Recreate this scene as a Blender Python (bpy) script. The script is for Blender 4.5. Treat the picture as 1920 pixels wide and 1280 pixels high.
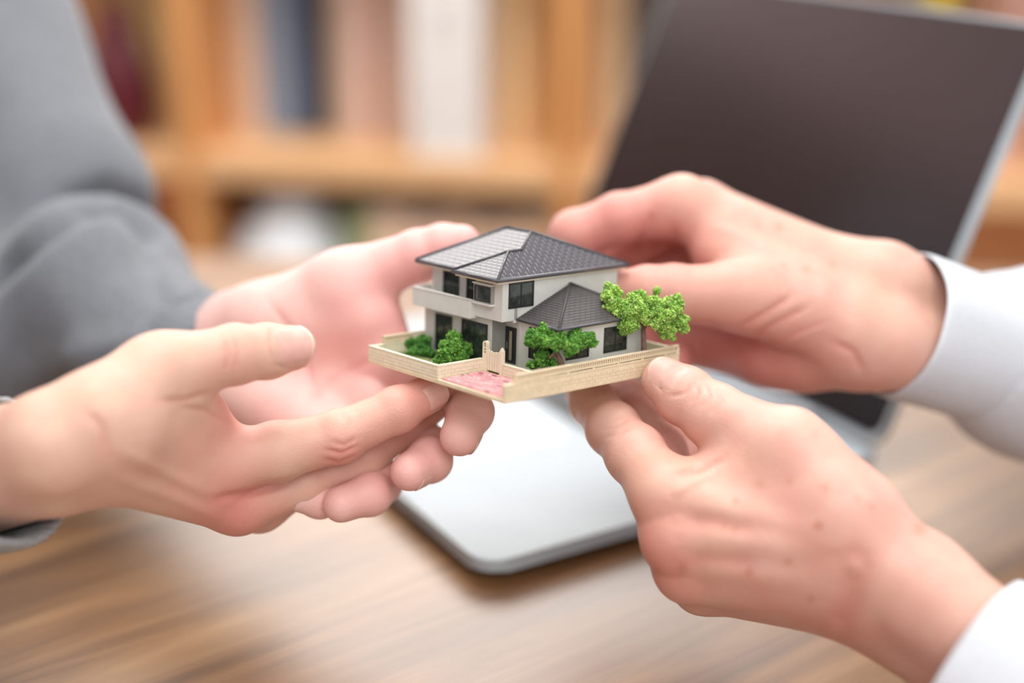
import bpy, bmesh, math, random
import numpy as np
from mathutils import Vector, Matrix
from mathutils.bvhtree import BVHTree

sc = bpy.context.scene
for o in list(bpy.data.objects):
    bpy.data.objects.remove(o)
COL = sc.collection
rng = np.random.default_rng(7)
random.seed(7)

# ------------------------------------------------------------------ camera
TABLE_Z = 0.72
CAM_H = 0.34
PITCH = math.radians(20)
CAM = np.array([0.0, 0.0, TABLE_Z + CAM_H])
RIGHT = np.array([1.0, 0, 0])
UP = np.array([0, math.sin(PITCH), math.cos(PITCH)])
FWD = np.array([0, math.cos(PITCH), -math.sin(PITCH)])
FP = 50 / 36 * 1920
cam_d = bpy.data.cameras.new('camera')
cam_d.lens = 50
cam_d.sensor_width = 36
cam_d.clip_start = 0.01
cam_d.dof.use_dof = True
cam_d.dof.focus_distance = 0.588
cam_d.dof.aperture_fstop = 1.8
cam = bpy.data.objects.new('camera', cam_d)
cam.location = CAM
cam.rotation_euler = (math.pi / 2 - PITCH, 0, 0)
COL.objects.link(cam)
sc.camera = cam

# ------------------------------------------------------------------ world and lights
w = bpy.data.worlds.new('world')
sc.world = w
w.use_nodes = True
wb = w.node_tree.nodes['Background']
wb.inputs[0].default_value = (1.0, 0.985, 0.97, 1)
wb.inputs[1].default_value = 0.9

def area(name, loc, target, size, energy, color=(1, 1, 1), size_y=None):
    d = bpy.data.lights.new(name, 'AREA')
    d.shape = 'RECTANGLE'
    d.size = size
    d.size_y = size_y or size
    d.energy = energy
    d.color = color
    o = bpy.data.objects.new(name, d)
    o.location = loc
    o.rotation_euler = (Vector(target) - Vector(loc)).to_track_quat('-Z', 'Y').to_euler()
    COL.objects.link(o)
    return o

area('window_light', (-0.65, 2.56, 1.86), (-0.65, 0.0, 1.3), 3.0, 60, (1.0, 0.99, 0.98), 1.56)
area('fill_light', (0.0, 1.0, 2.5), (0.0, 1.9, 0.7), 1.2, 36, (1, 0.98, 0.95))  # added fill light, placed to brighten the bookcase
area('fill_light', (0.3, -0.9, 2.5), (0.0, 1.5, 0.7), 1.5, 26, (1, 0.98, 0.95))  # added fill behind the camera for the bookcase front and the palms

sc.view_settings.view_transform = 'Standard'
sc.view_settings.look = 'None'
sc.view_settings.gamma = 1
sc.view_settings.use_curve_mapping = False
sc.view_settings.exposure = 0.0

# ------------------------------------------------------------------ helpers
def srgb(r, g, b):
    f = lambda c: (c / 255 / 12.92) if c / 255 <= 0.04045 else ((c / 255 + 0.055) / 1.055) ** 2.4
    return (f(r), f(g), f(b), 1)

class NT:
    """small node-graph helper around one principled material"""
    def __init__(s, name):
        s.m = bpy.data.materials.new(name)
        s.m.use_nodes = True
        s.t = s.m.node_tree
        s.b = s.t.nodes['Principled BSDF']
    def n(s, typ, **kw):
        nd = s.t.nodes.new(typ)
        for k, v in kw.items():
            if k.startswith('i_'):
                nd.inputs[k[2:].replace('_', ' ')].default_value = v
            else:
                setattr(nd, k, v)
        return nd
    def link(s, a, b):
        s.t.links.new(a, b)
    def set(s, **kw):
        for k, v in kw.items():
            s.b.inputs[k.replace('_', ' ')].default_value = v
        return s
    def ramp(s, src, stops):
        r = s.n('ShaderNodeValToRGB')
        e = r.color_ramp.elements
        while len(e) < len(stops):
            e.new(0.5)
        for el, (p, c) in zip(e, stops):
            el.position = p
            el.color = c
        s.link(src, r.inputs[0])
        return r.outputs[0]
    def noise(s, scale, detail=3, rough=0.5, vec=None, dist=0):
        nd = s.n('ShaderNodeTexNoise')
        nd.inputs['Scale'].default_value = scale
        nd.inputs['Detail'].default_value = detail
        nd.inputs['Roughness'].default_value = rough
        nd.inputs['Distortion'].default_value = dist
        s.link(vec if vec is not None else s.obj(), nd.inputs['Vector'])
        return nd.outputs['Fac']
    def obj(s):
        if not hasattr(s, '_tc'):
            s._tc = s.n('ShaderNodeTexCoord')
        return s._tc.outputs['Object']
    def mapping(s, scale=(1, 1, 1), rot=(0, 0, 0), loc=(0, 0, 0)):
        m0 = s.n('ShaderNodeMapping')
        m0.inputs['Rotation'].default_value = rot
        s.link(s.obj(), m0.inputs['Vector'])
        mp = s.n('ShaderNodeMapping')
        mp.inputs['Scale'].default_value = scale
        mp.inputs['Location'].default_value = loc
        s.link(m0.outputs[0], mp.inputs['Vector'])
        return mp.outputs[0]
    def mix(s, fac, a, b, mode='MIX'):
        mx = s.n('ShaderNodeMix', data_type='RGBA', blend_type=mode)
        for i, v in ((0, fac), (6, a), (7, b)):
            if hasattr(v, 'is_output') or hasattr(v, 'links'):
                s.link(v, mx.inputs[i])
            else:
                mx.inputs[i].default_value = v
        return mx.outputs[2]
    def bump(s, h, strength=0.3, dist=0.001):
        b = s.n('ShaderNodeBump')
        b.inputs['Strength'].default_value = strength
        b.inputs['Distance'].default_value = dist
        s.link(h, b.inputs['Height'])
        s.link(b.outputs[0], s.b.inputs['Normal'])
    def col(s, c):
        if hasattr(c, 'links'):
            s.link(c, s.b.inputs['Base Color'])
        else:
            s.b.inputs['Base Color'].default_value = c
        return s

def plain(name, c, rough=0.5, metallic=0.0, var=0.06, scale=40, **kw):
    n = NT(name)
    a = tuple(min(1, x * (1 - var)) for x in c[:3]) + (1,)
    b = tuple(min(1, x * (1 + var)) for x in c[:3]) + (1,)
    n.col(n.ramp(n.noise(scale), [(0.35, a), (0.65, b)]))
    n.set(Roughness=rough, Metallic=metallic, **kw)
    return n.m

def link(name, me, mat=None, parent=None, smooth=False):
    o = bpy.data.objects.new(name, me)
    COL.objects.link(o)
    if mat is not None and not me.materials:
        me.materials.append(mat)
    if parent is not None:
        o.parent = parent
    if smooth:
        me.polygons.foreach_set('use_smooth', [True] * len(me.polygons))
    return o

def from_arrays(name, v, f):
    me = bpy.data.meshes.new(name)
    v = np.asarray(v, dtype=np.float32)
    f = np.asarray(f, dtype=np.int32)
    k = f.shape[1]
    me.vertices.add(len(v))
    me.vertices.foreach_set('co', v.ravel())
    me.loops.add(f.size)
    me.loops.foreach_set('vertex_index', f.ravel())
    me.polygons.add(len(f))
    me.polygons.foreach_set('loop_start', np.arange(0, f.size, k, dtype=np.int32))
    me.update(calc_edges=True)
    me.validate()
    return me

def empty(name, loc=(0, 0, 0), rotz=0):
    o = bpy.data.objects.new(name, None)
    o.location = loc
    o.rotation_euler = (0, 0, rotz)
    o.empty_display_size = 0.02
    COL.objects.link(o)
    return o

def tag(o, label=None, cat=None, group=None, kind=None):
    if label: o['label'] = label
    if cat: o['category'] = cat
    if group: o['group'] = group
    if kind: o['kind'] = kind
    return o

class MB:
    """collects shapes into one mesh"""
    def __init__(s):
        s.bm = bmesh.new()
    def box(s, x0, x1, y0, y1, z0, z1, bev=0.0, seg=2):
        g = bmesh.ops.create_cube(s.bm, size=1)
        vs = g['verts']
        bmesh.ops.scale(s.bm, vec=(x1 - x0, y1 - y0, z1 - z0), verts=vs)
        bmesh.ops.translate(s.bm, vec=((x0 + x1) / 2, (y0 + y1) / 2, (z0 + z1) / 2), verts=vs)
        if bev:
            es = list({e for v in vs for e in v.link_edges})
            bmesh.ops.bevel(s.bm, geom=es, offset=bev, segments=seg, affect='EDGES', profile=0.5)
        return s
    def poly(s, pts, faces):
        vs = [s.bm.verts.new(p) for p in pts]
        for f in faces:
            s.bm.faces.new([vs[i] for i in f])
        return s
    def prism(s, pts, vec):
        """convex/concave outline pts (3d) extruded by vec"""
        n = len(pts)
        a = [s.bm.verts.new(p) for p in pts]
        b = [s.bm.verts.new(tuple(np.add(p, vec))) for p in pts]
        s.bm.faces.new(a[::-1])
        s.bm.faces.new(b)
        for i in range(n):
            s.bm.faces.new((a[i], a[(i + 1) % n], b[(i + 1) % n], b[i]))
        return s
    def tube(s, path, rad, seg=8):
        path = [np.array(p, float) for p in path]
        rr = rad if hasattr(rad, '__len__') else [rad] * len(path)
        rings = []
        for i, p in enumerate(path):
            d = path[min(i + 1, len(path) - 1)] - path[max(i - 1, 0)]
            d /= np.linalg.norm(d) + 1e-12
            ref = np.array([0, 0, 1.0]) if abs(d[2]) < 0.9 else np.array([1.0, 0, 0])
            a = np.cross(d, ref); a /= np.linalg.norm(a)
            b = np.cross(d, a)
            rings.append([s.bm.verts.new(tuple(p + rr[i] * (math.cos(t) * a + math.sin(t) * b)))
                          for t in np.linspace(0, 2 * math.pi, seg, endpoint=False)])
        for r0, r1 in zip(rings, rings[1:]):
            for i in range(seg):
                s.bm.faces.new((r0[i], r0[(i + 1) % seg], r1[(i + 1) % seg], r1[i]))
        s.bm.faces.new(rings[0][::-1])
        s.bm.faces.new(rings[-1])
        return s
    def mesh(s, name, scale=1.0):
        bmesh.ops.recalc_face_normals(s.bm, faces=s.bm.faces)
        if scale != 1.0:
            bmesh.ops.scale(s.bm, vec=(scale,) * 3, verts=s.bm.verts)
        me = bpy.data.meshes.new(name)
        s.bm.to_mesh(me)
        s.bm.free()
        return me
    def build(s, name, mat, parent=None, scale=1.0, smooth=False):
        return link(name, s.mesh(name, scale), mat, parent, smooth)

# a point of the photographed space: image column and row, and distance along the view axis in mm
def cp(px, py, d):
    return np.array([(px - 960) / FP * d, (640 - py) / FP * d, d], dtype=np.float64)
def c2w(p):
    p = np.asarray(p) * 0.001
    return CAM + p[..., 0:1] * RIGHT + p[..., 1:2] * UP + p[..., 2:3] * FWD
def ray_plane(px, py, p0, n):
    d = (px - 960) / FP * RIGHT + (640 - py) / FP * UP + FWD
    s = np.dot(np.asarray(p0) - CAM, n) / np.dot(d, n)
    return CAM + s * d

# ------------------------------------------------------------------ room shell
wood_floor = NT('floor_wood')
wood_floor.col(wood_floor.ramp(wood_floor.noise(3, 4, 0.6, wood_floor.mapping((1, 12, 1))), [(0.3, srgb(120, 84, 54)), (0.7, srgb(160, 118, 80))]))
wood_floor.set(Roughness=0.5)
me = MB().box(-4, 4, -2.5, 2.62, -0.05, 0).mesh('floor')
fl = link('floor', me, wood_floor.m); tag(fl, kind='structure')
wall_m = plain('wall_paint', srgb(232, 222, 208), 0.85, scale=3, var=0.02)
wl = link('wall_back', MB().box(-4, 4, 2.62, 2.72, 0, 2.7).mesh('wall_back'), wall_m); tag(wl, kind='structure')
bb = link('baseboard_back', MB().box(-4, 4, 2.605, 2.62, 0, 0.09, 0.004).mesh('baseboard_back'), plain('baseboard_wood', srgb(150, 100, 60), 0.5)); tag(bb, kind='structure')

wl2 = link('wall_left', MB().box(-2.5, -2.4, -2.5, 2.62, 0, 2.7).mesh('wall_left'), plain('brown_panelling', srgb(108, 74, 58), 0.6, scale=4)); tag(wl2, kind='structure')  # unseen wall, added in brown to darken the laptop screen's reflection
tr = link('reflection_strip_1', MB().box(-2.4, -2.36, -2.5, 2.6, 2.0, 2.7, 0.005).mesh('reflection_strip_1'), plain('pink_reflection_strip', srgb(226, 196, 196), 0.8, scale=4)); tag(tr, kind='structure')  # pale strip added out of view to brighten the top of the screen reflection

# ------------------------------------------------------------------ table
tw = NT('table_walnut')
vm = tw.mapping((2.2, 26, 8), (0, 0, math.radians(-42)))
g1 = tw.noise(1.6, 6, 0.62, vm, 0.6)
vm2 = tw.mapping((1.2, 5, 3), (0, 0, math.radians(-42)))
g2 = tw.noise(2.2, 3, 0.5, vm2, 0.4)
base = tw.ramp(g1, [(0.25, srgb(98, 65, 37)), (0.5, srgb(156, 114, 74)), (0.75, srgb(190, 150, 106))])
tone = tw.ramp(g2, [(0.3, srgb(150, 132, 112)), (0.7, srgb(255, 250, 240))])
tw.col(tw.mix(0.75, base, tone, 'MULTIPLY'))
tw.set(Roughness=0.42, Specular_IOR_Level=1.0)
tw.b.inputs['Coat Weight'].default_value = 1.0; tw.b.inputs['Coat Roughness'].default_value = 0.36
tw.bump(g1, 0.12, 0.0006)
table = empty('table', (0.07, 0.75, 0), math.radians(-4))
tag(table, 'brown walnut table with streaky grain and satin top under the laptop', 'table')
MB().box(-0.52, 0.52, -0.72, 0.375, TABLE_Z - 0.032, TABLE_Z, 0.004, 3).build('table_top', tw.m, table)
for sx in (-0.5, 0.5):
    for y in (-0.64, 0.3):
        MB().prism([(sx * 0.9 - 0.035, y - 0.035, 0.688), (sx * 0.9 + 0.035, y - 0.035, 0.688), (sx * 0.9 + 0.035, y + 0.035, 0.688), (sx * 0.9 - 0.035, y + 0.035, 0.688)], (0, 0, -0.688)).build('leg', tw.m, table)
MB().box(-0.44, 0.44, -0.66, -0.63, 0.6, 0.688, 0.002).build('apron', tw.m, table)
MB().box(-0.44, 0.44, 0.285, 0.315, 0.6, 0.688, 0.002).build('apron', tw.m, table)

# ------------------------------------------------------------------ bookcase
SHY = math.radians(-9)
SH_O = np.array([0.02, 1.62, 0.0])               # a point of the bookcase front plane on the floor
SH_E = np.array([math.cos(SHY), math.sin(SHY), 0])
SH_N = np.array([math.sin(SHY), -math.cos(SHY), 0])   # out of the front, towards the room
oak = NT('orange_oak')
go = oak.noise(3, 5, 0.6, oak.mapping((30, 30, 2)), 0.5)
oak.col(oak.ramp(go, [(0.3, srgb(228, 176, 124)), (0.7, srgb(242, 200, 154))]))
oak.set(Roughness=0.45)
oakd = NT('orange_oak_end_grain')
go = oakd.noise(3, 5, 0.6, oakd.mapping((30, 30, 2)), 0.5)
oakd.col(oakd.ramp(go, [(0.3, srgb(212, 146, 86)), (0.7, srgb(230, 170, 110))]))
oakd.set(Roughness=0.45)
case = empty('bookcase', tuple(SH_O), SHY)
tag(case, 'orange oak open bookcase full of books behind the table', 'bookcase')
def shx(px, py, back=0.0):
    q = ray_plane(px, py, SH_O - SH_N * back, SH_N)
    return float(np.dot(q - SH_O, SH_E)), float(q[2])
SHELF_Z = shx(700, 300)[1]
DEPTH = 0.34
xL, xP, xQ, xR = -1.05, shx(346, 200)[0], shx(1064, 200)[0], 1.05
for i, x in enumerate((xL, xP, xQ, xR)):
    MB().box(x - 0.013, x + 0.013, 0, DEPTH, 0, SHELF_Z + 0.335, 0.002).build('upright', oakd.m, case)
shelf_zs = [0.06, SHELF_Z - 0.34, SHELF_Z, SHELF_Z + 0.335]
xs = [xL, xP, xQ, xR]
for z in shelf_zs:
    for a, b in zip(xs, xs[1:]):
        MB().box(a + 0.013, b - 0.013, 0.0, DEPTH - 0.012, z - 0.034, z, 0.002).build('shelf_board', oak.m, case)
MB().box(xL, xR, DEPTH - 0.012, DEPTH, 0, SHELF_Z + 0.33).build('back_panel', oak.m, case)
case_m = Matrix.Translation(Vector(SH_O)) @ Matrix.Rotation(SHY, 4, 'Z')

paper = plain('book_pages', srgb(238, 230, 214), 0.85, var=0.03, scale=200)
def book(x0, x1, h, depth, z, color, label, group, setback=0.13, lean=0.0, rough=0.55):
    r = empty('book')
    r.matrix_world = case_m @ Matrix.Translation(((x0 + x1) / 2, setback, z)) @ Matrix.Rotation(lean, 4, 'Y')
    tag(r, label, 'book', group)
    t = (x1 - x0) / 2
    cm = plain('book_cover', color, rough, var=0.05, scale=30)
    # cover: two boards and a rounded spine
    m = MB()
    m.box(-t, -t + 0.0025, 0.002, depth, 0, h, 0.0006)
    m.box(t - 0.0025, t, 0.002, depth, 0, h, 0.0006)
    prof = [(-t, 0.004)] + [(-t * math.cos(a), 0.004 - min(t, 0.006) * math.sin(a)) for a in np.linspace(0.2, math.pi - 0.2, 7)] + [(t, 0.004), (t, 0.0065), (-t, 0.0065)]
    m.prism([(a, b, 0) for a, b in prof], (0, 0, h))
    m.build('cover', cm, r)
    MB().box(-t + 0.0027, t - 0.0027, 0.006, depth - 0.004, 0.003, h - 0.003).build('page_block', paper, r)
    MB().box(-t * 0.8, t * 0.8, -min(t, 0.006) + 0.0006, 0.002, h * 0.72, h * 0.86).build('spine_label', plain('spine_label', tuple(min(1, c * 1.25) for c in color[:3]), 0.5), r)
    return r
def row(z, items, setback, pyref, group, back_h=0.25):
    prev = -9
    for (pa, pb, h, color, label, lean) in items:
        xa, xb = shx(pa, pyref, setback)[0], shx(pb, pyref, setback)[0]
        for ux in (xP, xQ):
            if xa < ux + 0.015 and xb > ux: xa = max(xa, ux + 0.015)
            if xb > ux - 0.015 and xa < ux: xb = min(xb, ux - 0.015)
        xa = max(xa, prev)
        if xb - xa < 0.008: xb = xa + 0.012
        prev = xb
        book(xa + 0.0008, xb - 0.0008, h, 0.17, z + 0.0004, color, label, group, setback, lean)
G1 = 'books on the middle shelf'
row(SHELF_Z, [
    (400, 440, 0.25, srgb(232, 204, 172), 'beige book next to the upright of the bookcase', 0),
    (441, 490, 0.262, srgb(236, 210, 190), 'pale pink beige book left of the slate blue book', 0),
    (492, 562, 0.27, srgb(130, 148, 170), 'wide slate blue book left of the navy book', 0),
    (563, 610, 0.258, srgb(6, 40, 74), 'dark navy blue book on the middle shelf', 0),
    (611, 648, 0.25, srgb(176, 160, 142), 'grey brown book right of the navy book', 0),
    (649, 700, 0.265, srgb(236, 206, 196), 'dusty pink book left of the thin brown book', 0),
    (701, 728, 0.25, srgb(186, 146, 118), 'thin brown book between two pink books', 0),
    (729, 772, 0.262, srgb(240, 216, 208), 'pale rose book beside the white box file', 0),
    (926, 952, 0.255, srgb(240, 206, 156), 'tan book right of the white box file', 0),
    (953, 992, 0.265, srgb(244, 216, 170), 'light straw coloured book right of the tan book', 0),
    (993, 1034, 0.25, srgb(230, 180, 120), 'ochre book against the second upright', 0),
    (1092, 1126, 0.262, srgb(240, 208, 162), 'sand coloured book beside the laptop lid', 0),
    (1127, 1170, 0.25, srgb(214, 188, 152), 'khaki book half behind the laptop lid', 0),
    (1171, 1235, 0.27, srgb(92, 88, 84), 'charcoal book behind the laptop lid', 0),
], 0.13, 200, G1)
# white box file standing at the front edge of the shelf
bf = empty('box_file')
xa, xb = shx(775, 250, 0.02)[0], shx(905, 250, 0.02)[0]
bf.matrix_world = case_m @ Matrix.Translation(((xa + xb) / 2, 0.012, SHELF_Z + 0.0004))
tag(bf, 'white cardboard box file standing at the shelf front', 'box file')
wbm = plain('white_card', srgb(236, 232, 228), 0.6, var=0.02)
hw = (xb - xa) / 2
MB().box(-hw, hw, 0, 0.24, 0, 0.27, 0.002).build('box_body', wbm, bf)
MB().tube([(0.012 * math.cos(t), -0.0005 - 0.0008 * (i % 2), 0.16 + 0.012 * math.sin(t)) for i, t in enumerate(np.linspace(0, 2 * math.pi, 17))], 0.0012, 6).build('finger_hole_ring', plain('steel_ring', srgb(170, 170, 172), 0.3, 0.9), bf)
MB().box(-hw * 0.7, hw * 0.7, -0.0008, 0.0, 0.2, 0.25).build('label_card', plain('label_card', srgb(224, 216, 210), 0.7), bf)
# left compartment: maroon vase with leaves and a few books
G3 = 'books left of the upright'
row(SHELF_Z, [
    (268, 300, 0.25, srgb(214, 198, 140), 'olive yellow book left of the upright', 0),
    (301, 348, 0.26, srgb(238, 196, 146), 'light orange book touching the upright', 0),
    (120, 168, 0.25, srgb(226, 196, 178), 'pale peach book behind the grey sleeve', 0),
], 0.13, 200, G3)
vase = empty('vase')
vx, vz = shx(222, 190, 0.06)
vase.matrix_world = case_m @ Matrix.Translation((vx, 0.07, SHELF_Z + 0.0004)) @ Matrix.Scale(1.2, 4)
tag(vase, 'dark maroon ceramic vase with green sprigs on the middle shelf', 'vase')
prof = [(0.018, 0), (0.03, 0.004), (0.037, 0.03), (0.036, 0.06), (0.026, 0.1), (0.015, 0.125), (0.018, 0.14), (0.015, 0.14), (0.012, 0.12)]
ang = np.linspace(0, 2 * math.pi, 28, endpoint=False)
vv = [(r * math.cos(a), r * math.sin(a), z) for r, z in prof for a in ang] + [(0, 0, 0), (0, 0, 0.11)]
ff = [(i * 28 + j, i * 28 + (j + 1) % 28, (i + 1) * 28 + (j + 1) % 28, (i + 1) * 28 + j) for i in range(len(prof) - 1) for j in range(28)]
link('vase_body', from_arrays('vase_body', vv, ff), plain('maroon_glaze', srgb(96, 34, 44), 0.25), vase, True)
sprig = plain('sprig_green', srgb(104, 128, 70), 0.6)
for k in range(7):
    a = k * 0.9
    m = MB()
    top = (0.05 * math.cos(a), 0.04 * math.sin(a), 0.2 + 0.02 * (k % 3))
    m.tube([(0, 0, 0.11), (top[0] * 0.4, top[1] * 0.4, 0.16), top], 0.001, 5)
    for q in (0.5, 0.75, 1.0):
        c = np.array([top[0] * q, top[1] * q, 0.12 + (top[2] - 0.12) * q])
        d = np.array([math.cos(a + q * 5), math.sin(a + q * 5), 0.4]) * 0.018
        s2 = np.array([-d[1], d[0], 0]) * 0.4
        m.poly([tuple(c), tuple(c + d * 0.5 + s2), tuple(c + d), tuple(c + d * 0.5 - s2)], [(0, 1, 2, 3)])
    m.build('sprig', sprig, vase)
# lower compartment
lowz = SHELF_Z - 0.34
jar = empty('ginger_jar')
jx, jz = shx(515, 400, 0.1)
jx = max(jx, xP + 0.099)
jar.matrix_world = case_m @ Matrix.Translation((jx, 0.082, lowz + 0.0004))
tag(jar, 'round pale blue white ceramic jar on the lower shelf', 'jar')
prof = [(0.05, 0), (0.056, 0.006), (0.074, 0.08), (0.082, 0.15), (0.078, 0.2), (0.06, 0.235), (0.04, 0.248), (0.04, 0.258)]
vv = [(r * math.cos(a), r * math.sin(a), z) for r, z in prof for a in ang]
ff = [(i * 28 + j, i * 28 + (j + 1) % 28, (i + 1) * 28 + (j + 1) % 28, (i + 1) * 28 + j) for i in range(len(prof) - 1) for j in range(28)]
jm = plain('pale_blue_glaze', srgb(236, 242, 247), 0.3)
link('jar_body', from_arrays('jar_body', vv, ff), jm, jar, True)
prof = [(0.044, 0.258), (0.044, 0.266), (0.03, 0.276), (0.008, 0.28), (0.01, 0.29), (0.001, 0.294)]
vv = [(r * math.cos(a), r * math.sin(a), z) for r, z in prof for a in ang]
ff = [(i * 28 + j, i * 28 + (j + 1) % 28, (i + 1) * 28 + (j + 1) % 28, (i + 1) * 28 + j) for i in range(len(prof) - 1) for j in range(28)]
link('jar_lid', from_arrays('jar_lid', vv, ff), jm, jar, True)
G4 = 'books on the lower shelf'
row(lowz, [
    (646, 664, 0.27, srgb(152, 168, 122), 'moss green book on the lower shelf', 0),
    (665, 692, 0.262, srgb(170, 176, 134), 'sage green book on the lower shelf', 0),
    (693, 760, 0.27, srgb(222, 190, 164), 'wide fawn book right of the sage green book', 0),
    (761, 820, 0.26, srgb(226, 192, 168), 'rosy fawn book on the lower shelf behind the house roof', 0),
    (821, 880, 0.268, srgb(214, 178, 148), 'brown book on the lower shelf above the house ridge', 0),
    (881, 950, 0.258, srgb(226, 186, 154), 'copper tan book on the lower shelf', 0),
    (951, 1035, 0.266, srgb(220, 180, 144), 'wide caramel book at the end of the lower shelf', 0),
], 0.004, 400, G4)
# beyond the laptop on the right
G5 = 'books right of the laptop lid'
row(SHELF_Z, [
    (1690, 1735, 0.25, srgb(150, 130, 90), 'dull olive book behind the top of the laptop lid', 0),
    (1736, 1790, 0.262, srgb(226, 204, 70), 'bright yellow book showing over the laptop lid', 0),
    (1791, 1840, 0.25, srgb(150, 110, 80), 'mid brown book over the laptop lid', 0),
    (1841, 1888, 0.262, srgb(196, 150, 130), 'clay pink book at the right edge over the laptop lid', 0),
    (1889, 1950, 0.255, srgb(214, 170, 156), 'pale pink book at the far right edge of the picture', 0),
], 0.1, 20, G5)

# ------------------------------------------------------------------ laptop
lp = empty('laptop')
tz = TABLE_Z
UPZ = np.array([0, 0, 1.0])
FRc = ray_plane(905, 1062, (0, 0, tz + 0.013), UPZ)
BRc = ray_plane(1662, 846, (0, 0, tz + 0.013), UPZ)
sd = BRc - FRc
LD = float(np.linalg.norm(sd)); sd /= LD
wd = np.array([-sd[1], sd[0], 0])
LW = 0.335
lp.matrix_world = Matrix(((wd[0], sd[0], 0, FRc[0]), (wd[1], sd[1], 0, FRc[1]), (0, 0, 1, tz), (0, 0, 0, 1)))
# local: x from the corner to the left along the front, y to the hinge (mirrored handedness is fixed by using -x)
lp.matrix_world = Matrix(((-wd[0], sd[0], 0, FRc[0]), (-wd[1], sd[1], 0, FRc[1]), (0, 0, 1, tz), (0, 0, 0, 1)))
tag(lp, 'open silver laptop with a black glossy screen on the table', 'laptop')
alu = plain('silver_aluminium', srgb(172, 181, 187), 0.5, 0.15, var=0.015, scale=60)
def rrect(x0, x1, y0, y1, r, z, n=8):
    out = []
    for cx, cy, a0 in ((x1 - r, y1 - r, 0), (x0 + r, y1 - r, 90), (x0 + r, y0 + r, 180), (x1 - r, y0 + r, 270)):
        out += [(cx + r * math.cos(math.radians(a0 + t)), cy + r * math.sin(math.radians(a0 + t)), z) for t in np.linspace(0, 90, n)]
    return out
m = MB(); m.prism(rrect(-LW, 0, 0, LD, 0.014, 0.0062), (0, 0, 0.0073))
es = [e for e in m.bm.edges if abs(e.verts[0].co.z - e.verts[1].co.z) < 1e-6]
bmesh.ops.bevel(m.bm, geom=es, offset=0.0016, segments=3, affect='EDGES', profile=0.5)
m.build('base', alu, lp)
for fx in (-LW + 0.03, -0.03):
    for fy in (0.03, LD - 0.03):
        m = MB(); m.prism([(fx + 0.008 * math.cos(a), fy + 0.008 * math.sin(a), 0.0) for a in ang[::2]], (0, 0, 0.0066)); m.build('rubber_foot', plain('rubber', srgb(40, 40, 42), 0.8), lp)
blk = plain('black_key', srgb(34, 34, 38), 0.5)
kb_y0 = LD * 0.50
keyw, keyh, gap = 0.0165, 0.0155, 0.0025
ncol = 14
kx0 = -LW / 2 - ncol * (keyw + gap) / 2
key_me = MB().box(0, keyw, 0, keyh, 0.0134, 0.0147, 0.0005, 1).mesh('key')
key_me.materials.append(blk)
for r_ in range(5):
    for c_ in range(ncol):
        if r_ == 0 and 3 < c_ < 9: continue
        o = link('key', key_me, None, lp)
        o.location = (kx0 + c_ * (keyw + gap), kb_y0 + r_ * (keyh + gap), 0)
MB().box(kx0 + 4 * (keyw + gap), kx0 + 9 * (keyw + gap) - gap, kb_y0, kb_y0 + keyh, 0.0134, 0.0147, 0.0005).build('space_bar', blk, lp)
m = MB(); m.prism(rrect(-LW / 2 - 0.062, -LW / 2 + 0.062, 0.012, kb_y0 - 0.014, 0.004, 0.0134), (0, 0, 0.0003)); m.build('trackpad', plain('trackpad_glass', srgb(218, 222, 226), 0.3, 0.2), lp)
# lid: leans back from the hinge
LEAN = math.radians(24)
lid = empty('lid'); lid.parent = lp
lid.location = (0, LD - 0.004, 0.013); lid.rotation_euler = (-LEAN, 0, 0)
LH = 0.244
def lidpart(name, x0, x1, z0, z1, y0, y1, r, mat, parent):
    m = MB(); m.prism([(a, y0, b) for a, b, _ in rrect(x0, x1, z0, z1, r, 0)], (0, y1 - y0, 0)); return m.build(name, mat, parent)
shell = lidpart('lid_shell', -LW, 0, 0.0, LH, 0, 0.006, 0.012, alu, lp)
glass = NT('black_screen_glass'); glass.col(srgb(30, 24, 26)); glass.set(Roughness=0.2, Specular_IOR_Level=0.8)
gn = glass.noise(6); glass.col(glass.ramp(gn, [(0.3, srgb(26, 20, 22)), (0.7, srgb(34, 27, 30))]))
panel = lidpart('screen_panel', -LW + 0.0022, -0.0022, 0.006, LH - 0.0022, -0.0008, 0.0005, 0.009, glass.m, lp)
hinge = MB().tube([(-LW + 0.05, 0.003, -0.001), (-0.05, 0.003, -0.001)], 0.006, 14).build('hinge', plain('hinge_grey', srgb(150, 154, 160), 0.35, 0.6), lp)
for o in (shell, panel, hinge):
    o.matrix_local = Matrix.Translation((0, LD - 0.008, 0.0165)) @ Matrix.Rotation(-LEAN, 4, 'X')
bpy.data.objects.remove(lid)

# ------------------------------------------------------------------ model house (local axes in mm: x along the front, y to the back, z up)
HR = np.array([[0.66906027, 0.7426846, 0.02789154], [-0.17449509, 0.12049599, 0.97725748], [-0.72243326, 0.65871109, -0.2102139]])
HT = np.array([-2.95991384, -24.36265594, 547.99100844])
CM = np.stack([RIGHT, UP, FWD], axis=1)
HW = CM @ HR
def cam2house(p):
    return (np.asarray(p) - HT) @ HR
house = empty('model_house')
_m = Matrix(((HW[0, 0], HW[0, 1], HW[0, 2], 0), (HW[1, 0], HW[1, 1], HW[1, 2], 0), (HW[2, 0], HW[2, 1], HW[2, 2], 0), (0, 0, 0, 1)))
house.matrix_world = Matrix.Translation(Vector(c2w(HT))) @ _m
tag(house, 'miniature two storey model house on a walled cream base held by four hands', 'model house')
S = 0.001
def hb(name, mat, *boxes, parent=house, bev=0.0):
    m = MB()
    for b in boxes:
        m.box(*b, bev=bev)
    return m.build(name, mat, parent, S)

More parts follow.
